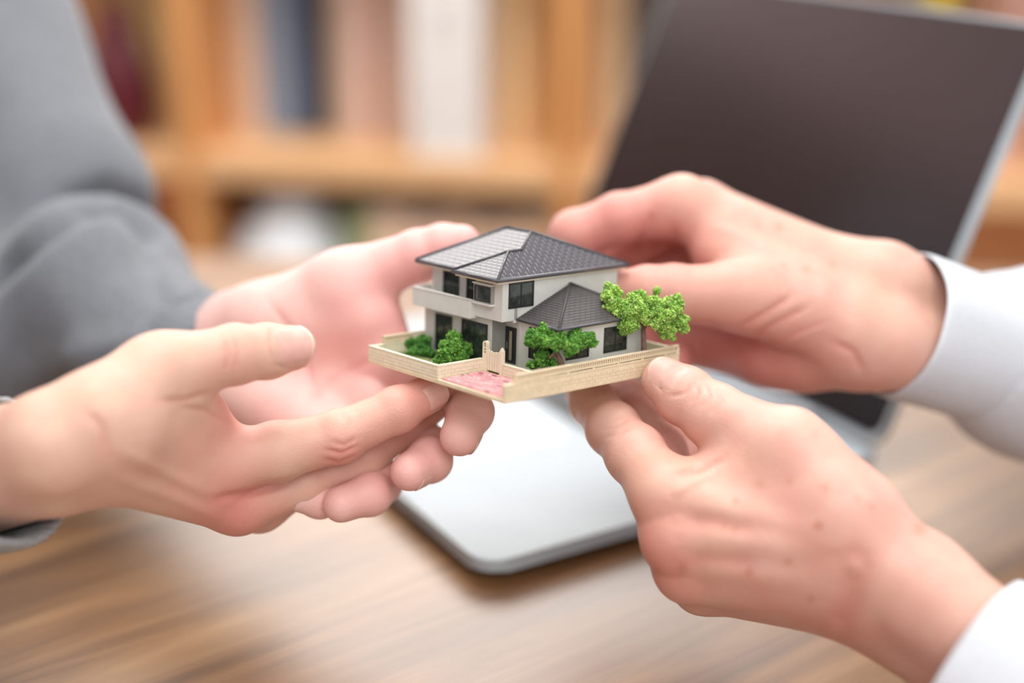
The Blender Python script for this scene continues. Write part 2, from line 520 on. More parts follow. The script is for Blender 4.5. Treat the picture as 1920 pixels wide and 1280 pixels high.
cream = plain('cream_plastic', srgb(222, 206, 176), 0.5, var=0.05, scale=300, Specular_IOR_Level=0.4)
cream2 = plain('pale_cream_plastic', srgb(226, 216, 192), 0.5, var=0.04, scale=300)
wallc = plain('warm_grey_plastic', srgb(196, 195, 190), 0.5, var=0.03, scale=200)
wallc2 = plain('light_grey_plastic', srgb(205, 205, 200), 0.5, var=0.03, scale=200)
slate = plain('slate_roof_plastic', srgb(70, 68, 74), 0.3, var=0.05, scale=300, Specular_IOR_Level=0.6)
slate_t = plain('slate_tile_plastic', srgb(62, 60, 68), 0.24, var=0.07, scale=500, Specular_IOR_Level=0.75)
joint_glint = plain('roof_joint_glint_grey', srgb(192, 191, 196), 0.45, var=0.04, scale=300)  # pale roof body under the tiles, painted to imitate tile edges catching light
wing_s = plain('dark_wing_roof_plastic', srgb(72, 68, 68), 0.55, var=0.06, scale=300, Specular_IOR_Level=0.3)
wing_j = plain('wing_joint_grey', srgb(120, 116, 116), 0.6, var=0.04, scale=300)
frame_b = plain('black_window_frame', srgb(34, 36, 38), 0.4)
silver = plain('silver_frame', srgb(170, 168, 164), 0.3, 0.7)
glas = NT('smoky_window_pane'); gno = glas.noise(260, 3); glas.col(glas.ramp(gno, [(0.35, srgb(26, 32, 28)), (0.65, srgb(58, 66, 60))])); glas.set(Roughness=0.08, Specular_IOR_Level=0.7)
turf = NT('garden_turf'); tn = turf.noise(900, 4); turf.col(turf.ramp(tn, [(0.3, srgb(70, 92, 44)), (0.6, srgb(128, 134, 84)), (0.8, srgb(176, 164, 124))])); turf.set(Roughness=0.9); turf.bump(tn, 0.6, 0.0006)

# base plate
hb('base_plate', cream, (-88, 0, 0, 101, 0, 2.0), bev=0.35)
hb('garden_ground', turf.m, (-86.5, -41, 1.6, 99.5, 2.0, 2.8), (-41, -1.8, 25.4, 99.5, 2.0, 2.8))
# pink paving of the forecourt
pave_cols = [srgb(210, 152, 154), srgb(202, 142, 146), srgb(218, 166, 164), srgb(192, 128, 136), srgb(130, 76, 92)]
pave_m = [plain('pink_paver', c, 0.6, var=0.06, scale=600) for c in pave_cols]
court = hb('forecourt', plain('pink_mortar', srgb(204, 142, 146), 0.8), (-39.4, -1.8, 0.8, 24.2, 2.0, 2.35))
pv = {}
for i, mt in enumerate(pave_m):
    me = MB().box(0, 2.45, 0, 1.25, 2.3, 2.6, 0.1, 1).mesh('paver', S); me.materials.append(mt); pv[i] = me
    me = MB().box(0, 1.15, 0, 1.25, 2.3, 2.6, 0.1, 1).mesh('paver', S); me.materials.append(mt); pv[i + 10] = me
y = 1.0; r_ = 0
while y < 23.2:
    x = -39.2
    if r_ % 2:
        o = link('paver', pv[10 + random.randrange(5)], None, court); o.location = (x * S, y * S, random.uniform(0, 1e-4)); x += 1.3
    while x < -4.4:
        o = link('paver', pv[random.choices(range(5), (5, 4, 4, 2, 1.0))[0]], None, court)
        o.location = (x * S, y * S, random.uniform(0, 0.00012)); x += 2.6
    y += 1.4; r_ += 1

def brick_wall(name, p0, p1, nrm, z0, z1, thick, course=1.35, blen=3.4, mat=cream2):
    """low wall from p0 to p1 (xy), body of thickness 'thick' behind the face whose outward normal is nrm; bricks proud on the face"""
    p0 = np.array(p0, float); p1 = np.array(p1, float); n = np.array(nrm, float)
    L = np.linalg.norm(p1 - p0); t = (p1 - p0) / L
    m = MB()
    a, b = p0, p1
    q = [a, b, b - n * thick, a - n * thick]
    m.prism([(c[0], c[1], z0) for c in q], (0, 0, z1 - z0 - 0.5))
    q = [a + n * 0.25 - t * 0.05, b + n * 0.25 + t * 0.05, b - n * (thick + 0.1), a - n * (thick + 0.1)]
    m.prism([(c[0], c[1], z1 - 0.5) for c in q], (0, 0, 0.5))
    wobj = m.build(name, mat, house, S)
    m = MB()
    z = z0 + 0.35; k = 0
    while z + course < z1 - 0.4:
        s = -(blen / 2) * (k % 2)
        while s < L:
            s0, s1 = max(0.05, s + 0.1), min(L - 0.05, s + blen - 0.1)
            if s1 - s0 > 0.3:
                c0 = a + t * s0; c1 = a + t * s1
                qq = [c0, c1, c1 + n * 0.18, c0 + n * 0.18]
                m.prism([(c[0], c[1], z + 0.1) for c in qq], (0, 0, course - 0.2))
            s += blen
        z += course; k += 1
    bo = m.build('brick', mat, wobj, S); tag(bo, kind='stuff')
    return wobj
brick_wall('garden_wall', (-88, 0.2), (-41, 0.2), (0, -1), 2.0, 7.6, 1.5)
brick_wall('garden_wall', (-40.9, 0.3), (-40.9, 24.2), (1, 0), 2.0, 7.6, 1.5)
brick_wall('garden_wall', (-28.4, 24.3), (-1.8, 24.3), (0, -1), 2.0, 7.4, 1.4)
brick_wall('garden_wall', (-0.1, 0.2), (-0.1, 100.8), (1, 0), 0.0, 7.5, 1.7, mat=cream)
brick_wall('garden_wall', (-87.8, 100.8), (-87.8, 0.4), (-1, 0), 2.0, 7.4, 1.5)
brick_wall('garden_wall', (-0.2, 100.8), (-87.8, 100.8), (0, 1), 2.0, 9.4, 1.5)

def railing(name, x, y0, y1, z):
    f = hb(name, cream, (x - 0.55, x + 0.55, y0, y1, z + 0.65, z + 1.25), (x - 0.65, x + 0.65, y0, y1, z + 2.85, z + 3.5), (x - 0.6, x + 0.6, y0, y0 + 0.8, z, z + 3.6), (x - 0.6, x + 0.6, y1 - 0.8, y1, z, z + 3.6))
    me = MB().box(-0.3, 0.3, -0.34, 0.34, 0, 1.7).mesh('baluster', S); me.materials.append(cream)
    n = int((y1 - y0 - 1.6) / 1.28)
    for i in range(n):
        o = link('baluster', me, None, f); o.location = (x * S, (y0 + 0.8 + 1.28 * (i + 0.5)) * S, (z + 1.2) * S)
    me = MB().box(-0.4, 0.4, -0.6, 0.6, 0, 0.75).mesh('rail_block', S); me.materials.append(cream)
    yy = y0 + 14.5
    while yy < y1 - 3:
        o = link('rail_block', me, None, f); o.location = (x * S, yy * S, (z - 0.05) * S); yy += 14.5
railing('railing', -0.9, 5.6, 100.6, 7.45)
railing('railing', -87.0, 7.0, 100.0, 7.35)

# gate
def arch_post(x0, x1, y, z0, z1, thick):
    r = (x1 - x0) / 2; cx = (x0 + x1) / 2
    m = MB()
    out = [(x0, z0), (x1, z0)] + [(cx + r * math.cos(a), z1 - r + r * math.sin(a)) for a in np.linspace(0, math.pi, 9)]
    inn_r = r * 0.5
    # solid lower half
    m.box(x0, x1, y, y + thick, z0, z1 - 5.2)
    # two jambs and an arched ring above
    m.box(x0, x0 + r * 0.5, y, y + thick, z1 - 5.2, z1 - r)
    m.box(x1 - r * 0.5, x1, y, y + thick, z1 - 5.2, z1 - r)
    for zz in (z1 - 3.0, z1 - 4.2):
        m.box(x0 + r * 0.4, x1 - r * 0.4, y + 0.1, y + thick - 0.1, zz - 0.22, zz + 0.22)
    aa = np.linspace(0, math.pi, 10)
    for a0, a1 in zip(aa, aa[1:]):
        q = [(cx + rr * math.cos(a), y, z1 - r + rr * math.sin(a)) for rr, a in ((inn_r, a0), (r, a0), (r, a1), (inn_r, a1))]
        m.prism(q, (0, thick, 0))
    return m
gate = arch_post(-41.0, -38.2, 24.0, 2.0, 15.2, 1.6).build('gate', cream2, house, S)
hb('gate_post', cream2, (-30.4, -28.6, 23.9, 25.6, 2.0, 12.6), (-30.2, -28.8, 24.1, 25.4, 12.6, 13.3), (-29.9, -29.1, 24.4, 25.1, 13.3, 13.9), parent=gate, bev=0.15)
hb('gate_rail', cream2, (-38.2, -30.4, 24.5, 25.2, 3.4, 4.2), (-38.2, -30.4, 24.5, 25.2, 10.2, 10.8), parent=gate)
for i in range(5):
    x = -38.1 + i * 1.55
    zt = 11.0 + 0.5 * abs(i - 2) / 2
    m = MB(); m.prism([(x, 24.25, 3.2), (x + 1.35, 24.25, 3.2), (x + 1.35, 24.25, zt), (x + 0.68, 24.25, zt + 0.35), (x, 24.25, zt)], (0, 0.5, 0)); m.build('gate_board', cream2, gate, S)

# walls
hb('ground_floor_wall', wallc, (-87, -42.1, 30, 94, 2.4, 23), (-42.1, -33.1, 37.7, 94, 2.4, 24), (-43.2, -42.1, 29.6, 38, 2.4, 23.4), bev=0.12)
hb('upper_floor_wall', wallc2, (-87, -33.1, 34, 95, 22.6, 41.6), bev=0.12)
hb('bay_wall', wallc2, (-50.2, -33.1, 27.4, 36, 23.6, 41.6), bev=0.15)
hb('wing_wall', wallc2, (-33.4, -10, 37.7, 87.2, 2.4, 23.6), (-33.5, -32.3, 37.2, 38.2, 2.4, 24), bev=0.12)
hb('plinth', wallc, (-87.3, -42, 29.7, 94, 2.4, 3.6), (-33, -9.7, 37.4, 87.5, 2.4, 3.6))
balc = hb('balcony', wallc2, (-89, -50.2, 24.4, 25.8, 22.6, 30.4), (-89, -87.6, 25.8, 34.2, 22.6, 30.4), (-51.6, -50.2, 25.8, 34, 22.6, 30.4), (-87.6, -51.6, 25.8, 34.2, 22.6, 24.0), bev=0.15)
hb('balcony_coping', wallc2, (-89.2, -50.0, 24.2, 26.0, 30.4, 30.8), (-89.2, -87.4, 26.0, 34.2, 30.4, 30.8), parent=balc)

# windows: frame, mullion and panes
def window(axis, pos, a0, a1, z0, z1, panes=2, fr=0.7, out=0.35, fm=frame_b, name='window'):
    """axis 'y': wall facing -y at y=pos spanning x a0..a1; axis 'x': wall facing +x at x=pos spanning y a0..a1"""
    sgn = -1 if axis == 'y' else 1
    def bx(u0, u1, w0, w1, d0, d1):
        lo, hi = sorted((pos + sgn * d0, pos + sgn * d1))
        return (u0, u1, lo, hi, w0, w1) if axis == 'y' else (lo, hi, u0, u1, w0, w1)
    f = hb(name, fm, bx(a0, a1, z0, z0 + fr, -0.3, out), bx(a0, a1, z1 - fr, z1, -0.3, out), bx(a0, a0 + fr, z0, z1, -0.3, out), bx(a1 - fr, a1, z0, z1, -0.3, out))
    wdt = (a1 - a0 - 2 * fr) / panes
    for i in range(panes):
        p0 = a0 + fr + i * wdt
        hb('pane', glas.m, bx(p0, p0 + wdt, z0 + fr, z1 - fr, -0.2, 0.06 + 0.05 * (i % 2)), parent=f)
        if i:
            hb('mullion', fm, bx(p0 - fr * 0.35, p0 + fr * 0.35, z0 + fr, z1 - fr, -0.1, out * 0.8), parent=f)
    return f
window('x', -33.1, 30.6, 44.6, 28.9, 39.6)
window('y', 34, -79.4, -68.6, 24.0, 38.4, 1)
window('y', 34, -63.6, -51.8, 24.0, 38.2, 1)
window('y', 30, -79.4, -68.0, 3.6, 20.0, 2)
window('y', 30, -61.6, -44.8, 3.6, 20.4, 2)
window('x', -10, 64, 77.8, 10.2, 21.0)
window('x', -10, 42, 55.2, 10.0, 20.6)
window('y', 37.7, -27.4, -13.0, 8.6, 21.6)
# projecting window of the bay
bw = hb('projecting_window', silver, (-49.4, -38.2, 25.6, 27.6, 30.4, 31.0), (-49.4, -38.2, 25.6, 27.6, 37.4, 38.0), (-49.4, -48.8, 25.6, 27.6, 31, 37.4), (-38.8, -38.2, 25.6, 27.6, 31, 37.4))
hb('sill', wallc2, (-49.8, -37.8, 25.0, 27.6, 29.5, 30.4), parent=bw, bev=0.12)
hb('hood', wallc2, (-49.8, -37.8, 25.0, 27.6, 38.0, 38.6), parent=bw, bev=0.12)
hb('black_sash', frame_b, (-48.8, -38.8, 25.5, 25.8, 31, 31.35), (-48.8, -38.8, 25.5, 25.8, 37.05, 37.4), (-48.8, -48.45, 25.5, 25.8, 31, 37.4), (-39.15, -38.8, 25.5, 25.8, 31, 37.4), parent=bw)
hb('pane', glas.m, (-47.6, -39.2, 26.4, 26.6, 31.6, 37.0), parent=bw)
# front door
dr = hb('front_door', frame_b, (-44.2 + 2.4, -35.2, 37.2, 37.9, 4.0, 19.6), bev=0.15)
hb('door_glass', plain('beige_glass', srgb(150, 140, 120), 0.2), (-39.0, -37.2, 37.0, 37.3, 5.6, 18.0), parent=dr)
hb('door_trim', frame_b, (-39.3, -39.0, 36.9, 37.3, 5.2, 18.4), (-37.2, -36.9, 36.9, 37.3, 5.2, 18.4), parent=dr)
hb('door_handle', silver, (-40.4, -40.1, 36.7, 37.2, 10.2, 13.0), parent=dr)
hb('door_step', wallc, (-42, -34, 35.5, 38, 2.6, 4.0), bev=0.15)

# roofs
XR, XL, YM, YF, YB, ZE = -31.1, -90.6, 27.5, 22.7, 99.7, 42.2
XJ = -59.8
Bp = (-50.6, 58.4, 56.9); Ap = (-66.2, 58.4, 56.9); Vp = (-42.8, 46.0, 51.0); Sp = (-42.8, 38.9, 51.0)
kR = (56.9 - ZE) / (XR + 50.6)
# bay ridge sits on the right slope, so its height follows from x
zb_ = ZE + (XR + 42.8) * kR
Vp = (-42.8, YM + (zb_ - ZE) / ((56.9 - ZE) / (58.4 - YM)), zb_); Sp = (-42.8, 38.5, zb_)
FRp = (XR, YF, ZE); BRp = (XR, YB, ZE); BLp = (XL, YB, ZE); FLp = (XL, YM, ZE); JMp = (XJ, YM, ZE); JFp = (XJ, YF, ZE)
roof = empty('main_roof'); roof.parent = house
m = MB()
m.poly([Ap, Bp, BRp, BLp, FLp, JMp, JFp, FRp, Vp, Sp],
       [(0, 1, 8, 5, 4), (1, 2, 7, 9, 8), (9, 7, 6), (8, 9, 6, 5), (1, 0, 3, 2), (0, 4, 3)])
th = 1.5
m.poly([BRp, BLp, FLp, JMp, JFp, FRp] + [(p[0], p[1], p[2] - th) for p in (BRp, BLp, FLp, JMp, JFp, FRp)],
       [(i, (i + 1) % 6, 6 + (i + 1) % 6, 6 + i) for i in range(6)] + [(6, 7, 8, 9, 10, 11)])
bpy.data.objects.remove(roof)
roof = m.build('main_roof', joint_glint, house, S)
hb('eave_trim', cream2, (XL + 0.8, XR - 0.8, YM + 0.8, YB - 0.8, ZE - 2.3, ZE - 1.3), (XJ + 0.8, XR - 0.8, YF + 0.8, YM + 1, ZE - 2.3, ZE - 1.3), parent=roof)
def gutter(pts, r, parent, mat, closed=True):
    m = MB()
    n = len(pts)
    for i in range(n if closed else n - 1):
        m.tube([pts[i], pts[(i + 1) % n]], r, 8)
    for p in pts:
        g = bmesh.ops.create_icosphere(m.bm, subdivisions=1, radius=r); bmesh.ops.translate(m.bm, vec=p, verts=g['verts'])
    return m.build('gutter', mat, parent, S, True)
gutter([(p[0], p[1], p[2] - 0.6) for p in (BRp, BLp, FLp, JMp, JFp, FRp)], 0.85, roof, slate)
def caps(pairs, r, parent, mat, name='hip_cap'):
    for a, b in pairs:
        a = np.array(a, float); b = np.array(b, float)
        MB().tube([a + (0, 0, 0.1), a * 0.5 + b * 0.5 + (0, 0, 0.1), b + (0, 0, 0.0)], r, 8).build(name, mat, parent, S, True)
caps([(Ap, Bp), (Bp, Vp), (Vp, Sp), (Sp, FRp), (Bp, BRp), (Ap, FLp), (Sp, JFp), (Ap, BLp)], 0.62, roof, slate)

def clip(poly, a, b, c):
    """keep a*x+b*y<=c"""
    out = []
    for i in range(len(poly)):
        p, q = poly[i], poly[(i + 1) % len(poly)]
        dp, dq = a * p[0] + b * p[1] - c, a * q[0] + b * q[1] - c
        if dp <= 0: out.append(p)
        if (dp < 0 < dq) or (dq < 0 < dp):
            t = dp / (dp - dq); out.append((p[0] + t * (q[0] - p[0]), p[1] + t * (q[1] - p[1])))
    return out
def tiles(poly3, eave_dir, tw_, th_, parent, mat, single, lift=0.15, gap=0.3):
    """tile a planar slope polygon; courses parallel to eave_dir, rising up the slope"""
    P = [np.array(p, float) for p in poly3]
    n = np.cross(P[1] - P[0], P[2] - P[0]); n /= np.linalg.norm(n)
    if n[2] < 0: n = -n
    e = np.array(eave_dir, float); e -= n * np.dot(e, n); e /= np.linalg.norm(e)
    u = np.cross(n, e)
    if u[2] < 0: u = -u
    o = P[0]
    uv = [(float(np.dot(p - o, e)), float(np.dot(p - o, u))) for p in P]
    xs = [a for a, _ in uv]; ys = [b for _, b in uv]
    join = None if single else MB()
    count = 0
    y = min(ys) + 0.5; k = 0
    while y < max(ys):
        x = min(xs) - tw_ * (0.5 if k % 2 else 0.0) - 0.3
        while x < max(xs):
            x0, x1, y0, y1 = x + gap / 2, x + tw_ - gap / 2, y, y + th_ - gap * 0.4
            q = clip(clip(clip(clip(uv, 1, 0, x1), -1, 0, -x0), 0, 1, y1), 0, -1, -y0)
            if len(q) >= 3:
                ar = 0.5 * abs(sum(q[i][0] * q[(i + 1) % len(q)][1] - q[(i + 1) % len(q)][0] * q[i][1] for i in range(len(q))))
                if ar > 0.5:
                    top = []; bot = []
                    for (a, b) in q:
                        hgt = lift * (1 - 0.75 * (b - y0) / th_)
                        pp = o + e * a + u * b
                        top.append(pp + n * hgt); bot.append(pp - n * 0.05)
                    m = MB() if single else join
                    N = len(q)
                    m.poly([tuple(p) for p in top + bot], [tuple(range(N))] + [(i, (i + 1) % N, N + (i + 1) % N, N + i) for i in range(N)])
                    if single:
                        m.build('roof_tile', mat, parent, S)
                    count += 1
            x += tw_
        y += th_; k += 1
    if not single:
        tag(join.build('roof_tile', mat, parent, S), kind='stuff')
    return count
n1 = tiles([Bp, BRp, FRp, Sp, Vp], (0, 1, 0), 4.3, 2.05, roof, slate_t, True)
n2 = tiles([Sp, FRp, JFp], (1, 0, 0), 3.3, 1.9, roof, slate_t, True)
n3 = tiles([Ap, Bp, Vp, JMp, FLp], (1, 0, 0), 4.0, 2.5, roof, slate_t, True)
tiles([Ap, FLp, BLp], (0, 1, 0), 4.3, 2.4, roof, slate_t, False)
tiles([Ap, BLp, BRp, Bp], (1, 0, 0), 4.3, 2.4, roof, slate_t, False)
print('TILES', n1, n2, n3)

# wing roof (half pyramid leaning on the tall wall)
WA = (-33.0, 65.8, 36.2); W0 = (-33.0, 35.7, 24.4); W1 = (-8.0, 35.7, 24.4); W2 = (-8.0, 90.0, 24.4); W3 = (-33.0, 90.0, 24.4)
m = MB()
m.poly([WA, W0, W1, W2, W3, (W0[0], W0[1], 23.4), (W1[0], W1[1], 23.4), (W2[0], W2[1], 23.4), (W3[0], W3[1], 23.4)],
       [(0, 1, 2), (0, 2, 3), (0, 3, 4), (1, 5, 6, 2), (2, 6, 7, 3), (3, 7, 8, 4), (5, 8, 7, 6), (0, 4, 8, 5, 1)])
wroof = m.build('wing_roof', wing_j, house, S)
hb('eave_trim', cream2, (-33, -8.8, 36.5, 89.2, 22.7, 23.5), parent=wroof)
gutter([(p[0], p[1], p[2] - 0.5) for p in (W0, W1, W2, W3)], 0.7, wroof, slate, False)
caps([(WA, W1), (WA, W2)], 0.7, wroof, wing_s)
tiles([WA, W0, W1], (1, 0, 0), 3.2, 1.75, wroof, wing_s, False, 0.16, 0.2)
tiles([WA, W1, W2], (0, 1, 0), 3.2, 1.75, wroof, wing_s, False, 0.16, 0.2)
tiles([WA, W2, W3], (1, 0, 0), 3.2, 1.75, wroof, wing_s, False, 0.16, 0.2)

# foliage ------------------------------------------------------------
ICO = None
def ico():
    global ICO
    if ICO is None:
        b = bmesh.new(); bmesh.ops.create_icosphere(b, subdivisions=1, radius=1)
        b.verts.ensure_lookup_table()
        ICO = (np.array([v.co[:] for v in b.verts]), np.array([[v.index for v in f.verts] for f in b.faces])); b.free()
    return ICO
def leaf_mat(name, cols):
    n = NT(name)
    geo = n.n('ShaderNodeNewGeometry')
    c = n.ramp(geo.outputs['Random Per Island'], [(0.0, cols[0]), (0.35, cols[1]), (0.7, cols[2]), (1.0, cols[3])])
    big = n.ramp(n.noise(160, 3), [(0.35, (0.5, 0.62, 0.5, 1)), (0.62, (1.0, 1.0, 0.95, 1))])
    n.col(n.mix(0.8, c, big, 'MULTIPLY'))
    n.set(Roughness=0.75, Specular_IOR_Level=0.25)
    return n.m
leaf_light = leaf_mat('bright_flock', [srgb(104, 150, 52), srgb(146, 190, 80), srgb(178, 214, 106), srgb(224, 240, 162)])
leaf_mid = leaf_mat('green_flock', [srgb(58, 112, 40), srgb(84, 140, 56), srgb(112, 164, 70), srgb(158, 196, 96)])
leaf_dark = leaf_mat('dark_flock', [srgb(40, 92, 40), srgb(58, 116, 50), srgb(86, 142, 60), srgb(130, 174, 80)])
bark = plain('brown_bark', srgb(112, 84, 70), 0.8, var=0.2, scale=500)
def flock(name, clumps, mat, parent, grain=0.33, dens=1.0):
    """clumps: (px, py, depth, radius px); grains scattered over lumpy balls"""
    iv, iff = ico()
    V = []; F = []; base = 0
    for (px, py, d, rpx) in clumps:
        c = cam2house(cp(px, py, d)); R0 = rpx * d / FP
        # a clump is a handful of lobes
        lobes = [(c, R0 * 0.62)] + [(c + (lambda v: v / np.linalg.norm(v))(rng.normal(size=3)) * R0 * rng.uniform(0.45, 0.8), R0 * rng.uniform(0.2, 0.42)) for _ in range(15)]
        for lc, lr in lobes:
            n = int(dens * 4 * math.pi * lr * lr / (grain * grain * 2.4)) + 10
            dirs = rng.normal(size=(n, 3)); dirs /= np.linalg.norm(dirs, axis=1)[:, None]
            pos = lc + dirs * lr * (rng.uniform(0.78, 1.08, size=(n, 1)) + 0.22 * rng.random((n, 1)) ** 4)
            sz = grain * rng.uniform(0.45, 1.35, size=(n, 1, 1))
            ax = rng.normal(size=(n, 1, 3)) * 0.35 + 1
            v = iv[None] * sz * ax + rng.normal(size=(n, len(iv), 3)) * grain * 0.22 + pos[:, None, :]
            f = iff[None] + (np.arange(n) * len(iv))[:, None, None] + base
            V.append(v.reshape(-1, 3)); F.append(f.reshape(-1, 3)); base += n * len(iv)
            core = iv * lr * 0.78 + lc
            V.append(core); F.append(iff + base); base += len(iv)
    V = np.concatenate(V); V[:, 2] = np.maximum(V[:, 2], 2.6)
    return link(name, from_arrays(name, V * S, np.concatenate(F)), mat, parent)
def branch(name, pts, rads, parent):
    P = [cam2house(cp(*p)) for p in pts]
    P[0][2] = min(P[0][2], 2.6) if len(pts) > 3 else P[0][2]
    return MB().tube([tuple(p) for p in P], rads, 8).build(name, bark, parent, S, True)

t1 = branch('tall_tree', [(1208, 690, 603), (1207, 650, 603), (1206, 618, 603), (1213, 600, 602), (1218, 580, 602)], [1.5, 1.15, 1.0, 0.8, 0.4], house)
t1['label'] = 'tall bright green tree at the end of the railing'
branch('bough', [(1208, 615, 603), (1195, 600, 600), (1180, 595, 600)], [0.7, 0.5, 0.3], t1)
branch('bough', [(1209, 608, 603), (1228, 612, 605), (1242, 630, 605)], [0.6, 0.45, 0.3], t1)
flock('foliage', [(1146, 552, 602, 24), (1138, 590, 601, 22), (1160, 575, 598, 24), (1186, 575, 597, 26), (1176, 604, 598, 26), (1205, 588, 598, 22),
                  (1228, 570, 602, 22), (1240, 596, 600, 26), (1264, 572, 604, 21), (1276, 602, 604, 21), (1252, 622, 604, 18), (1232, 545, 606, 9), (1200, 556, 604, 15), (1146, 618, 602, 15)],
      leaf_light, t1)
t2 = branch('small_tree', [(1056, 700, 577), (1051, 676, 577), (1043, 660, 577), (1046, 645, 577), (1050, 632, 577)], [1.7, 1.3, 1.0, 0.7, 0.4], house)
t2['label'] = 'low spreading green tree behind the railing'
branch('bough', [(1046, 668, 577), (1036, 664, 574), (1030, 672, 572)], [0.6, 0.45, 0.25], t2)
flock('foliage', [(1000, 632, 578, 19), (1022, 622, 578, 17), (1018, 640, 575, 16), (1050, 640, 574, 22), (1076, 626, 580, 20), (1096, 636, 578, 19), (1070, 648, 574, 20), (1112, 642, 578, 10)],
      leaf_mid, t2)
b1 = flock('shrub', [(1018, 672, 581, 20), (1000, 684, 582, 12), (1040, 680, 580, 12)], leaf_mid, house); b1['label'] = 'small shrub beneath the low spreading tree'
b2 = flock('shrub', [(848, 652, 603, 24), (832, 668, 600, 20), (866, 654, 606, 22), (850, 632, 606, 16), (866, 670, 602, 14)], leaf_mid, house); b2['label'] = 'plump shrub in front of the ground floor window'
b3 = flock('shrub', [(770, 644, 624, 16), (794, 644, 620, 20), (800, 660, 613, 16), (776, 660, 616, 14), (744, 646, 630, 14), (752, 656, 624, 12), (734, 642, 632, 9)], leaf_dark, house); b3['label'] = 'dark green hedge shrub in the corner of the garden'

# ------------------------------------------------------------------ people: signed-distance bodies turned into continuous meshes
def sd_cone(P, a, b, r1, r2):
    """distance to a round cone from a (r1) to b (r2); P (...,3)"""
    a = np.asarray(a, np.float32); b = np.asarray(b, np.float32)
    ba = b - a
    l2 = float(ba @ ba)
    if l2 < 1e-6:
        return np.linalg.norm(P - a, axis=-1) - r1
    rr = r1 - r2
    a2 = l2 - rr * rr
    if a2 <= 0:
        return np.linalg.norm(P - (a if r1 > r2 else b), axis=-1) - max(r1, r2)
    il2 = 1.0 / l2
    pa = P - a
    y = pa @ ba
    z = y - l2
    xx = pa * l2 - y[..., None] * ba
    x2 = np.einsum('...i,...i', xx, xx)
    y2 = y * y * l2
    z2 = z * z * l2
    k = np.sign(rr) * rr * rr * x2
    out = (np.sqrt(np.maximum(x2 * a2 * il2, 0)) + y * rr) * il2 - r1
    c1 = np.sign(z) * a2 * z2 > k
    c2 = np.sign(y) * a2 * y2 < k
    out = np.where(c2, np.sqrt(np.maximum(x2 + y2, 0)) * il2 - r1, out)
    out = np.where(c1, np.sqrt(np.maximum(x2 + z2, 0)) * il2 - r2, out)
    return out
def smin(a, b, k):
    h = np.maximum(k - np.abs(a - b), 0) / k
    return np.minimum(a, b) - h * h * k * 0.25

class Field:
    def __init__(s, lo, hi, vox):
        s.lo = np.array(lo, float); s.vox = vox
        s.n = np.ceil((np.array(hi) - s.lo) / vox).astype(int) + 1
        s.D = np.full(s.n, 60.0, np.float32)
    def box(s, pts, rads, pad):
        lo = np.min([p - r for p, r in zip(pts, rads)], axis=0) - pad
        hi = np.max([p + r for p, r in zip(pts, rads)], axis=0) + pad
        i0 = np.clip(np.floor((lo - s.lo) / s.vox).astype(int), 0, s.n)
        i1 = np.clip(np.ceil((hi - s.lo) / s.vox).astype(int) + 1, 0, s.n)
        return tuple(slice(a, b) for a, b in zip(i0, i1))
    def coords(s, sl):
        ax = [s.lo[i] + np.arange(sl[i].start, sl[i].stop) * s.vox for i in range(3)]
        return np.stack(np.meshgrid(*ax, indexing='ij'), axis=-1).astype(np.float32)
    def surface(s):
        """naive surface nets"""
        D = s.D
        ins = D < 0
        c = np.zeros(np.array(D.shape) - 1, np.int8)
        for dx in (0, 1):
            for dy in (0, 1):
                for dz in (0, 1):
                    c += ins[dx:D.shape[0] - 1 + dx, dy:D.shape[1] - 1 + dy, dz:D.shape[2] - 1 + dz]
        act = np.argwhere((c > 0) & (c < 8))
        idx = np.full(c.shape, -1, np.int32)
        idx[act[:, 0], act[:, 1], act[:, 2]] = np.arange(len(act))
        corner = {}
        for dx in (0, 1):
            for dy in (0, 1):
                for dz in (0, 1):
                    corner[dx, dy, dz] = D[act[:, 0] + dx, act[:, 1] + dy, act[:, 2] + dz].astype(np.float64)
        acc = np.zeros((len(act), 3)); cnt = np.zeros(len(act))
        for ax in range(3):
            for p in (0, 1):
                for q in (0, 1):
                    a = [0, 0, 0]; o = [i for i in range(3) if i != ax]
                    a[o[0]] = p; a[o[1]] = q; b = list(a); b[ax] = 1
                    va, vb = corner[tuple(a)], corner[tuple(b)]
                    m = (va < 0) != (vb < 0)
                    t = np.where(m, va / np.where(m, va - vb, 1), 0)
                    pos = np.tile(np.array(a, float), (len(act), 1)); pos[:, ax] = t
                    acc += pos * m[:, None]; cnt += m
        V = s.lo + (act + acc / cnt[:, None]) * s.vox
        F = []
        for ax in range(3):
            sl0 = [slice(None)] * 3; sl1 = [slice(None)] * 3
            sl0[ax] = slice(0, -1); sl1[ax] = slice(1, None)
            A = ins[tuple(sl0)]; B = ins[tuple(sl1)]
            e = np.argwhere(A != B)
            o = [(ax + 1) % 3, (ax + 2) % 3]
            ok = (e[:, o[0]] > 0) & (e[:, o[1]] > 0) & (e[:, o[0]] < c.shape[o[0]]) & (e[:, o[1]] < c.shape[o[1]])
            e = e[ok]
            fl = A[e[:, 0], e[:, 1], e[:, 2]]
            q = []
            for d0, d1 in ((-1, -1), (0, -1), (0, 0), (-1, 0)):
                k = e.copy(); k[:, o[0]] += d0; k[:, o[1]] += d1
                q.append(idx[k[:, 0], k[:, 1], k[:, 2]])
            q = np.stack(q, 1)
            q[~fl] = q[~fl][:, ::-1]
            F.append(q)
        F = np.concatenate(F)
        F = F[(F >= 0).all(1)]
        return V, F

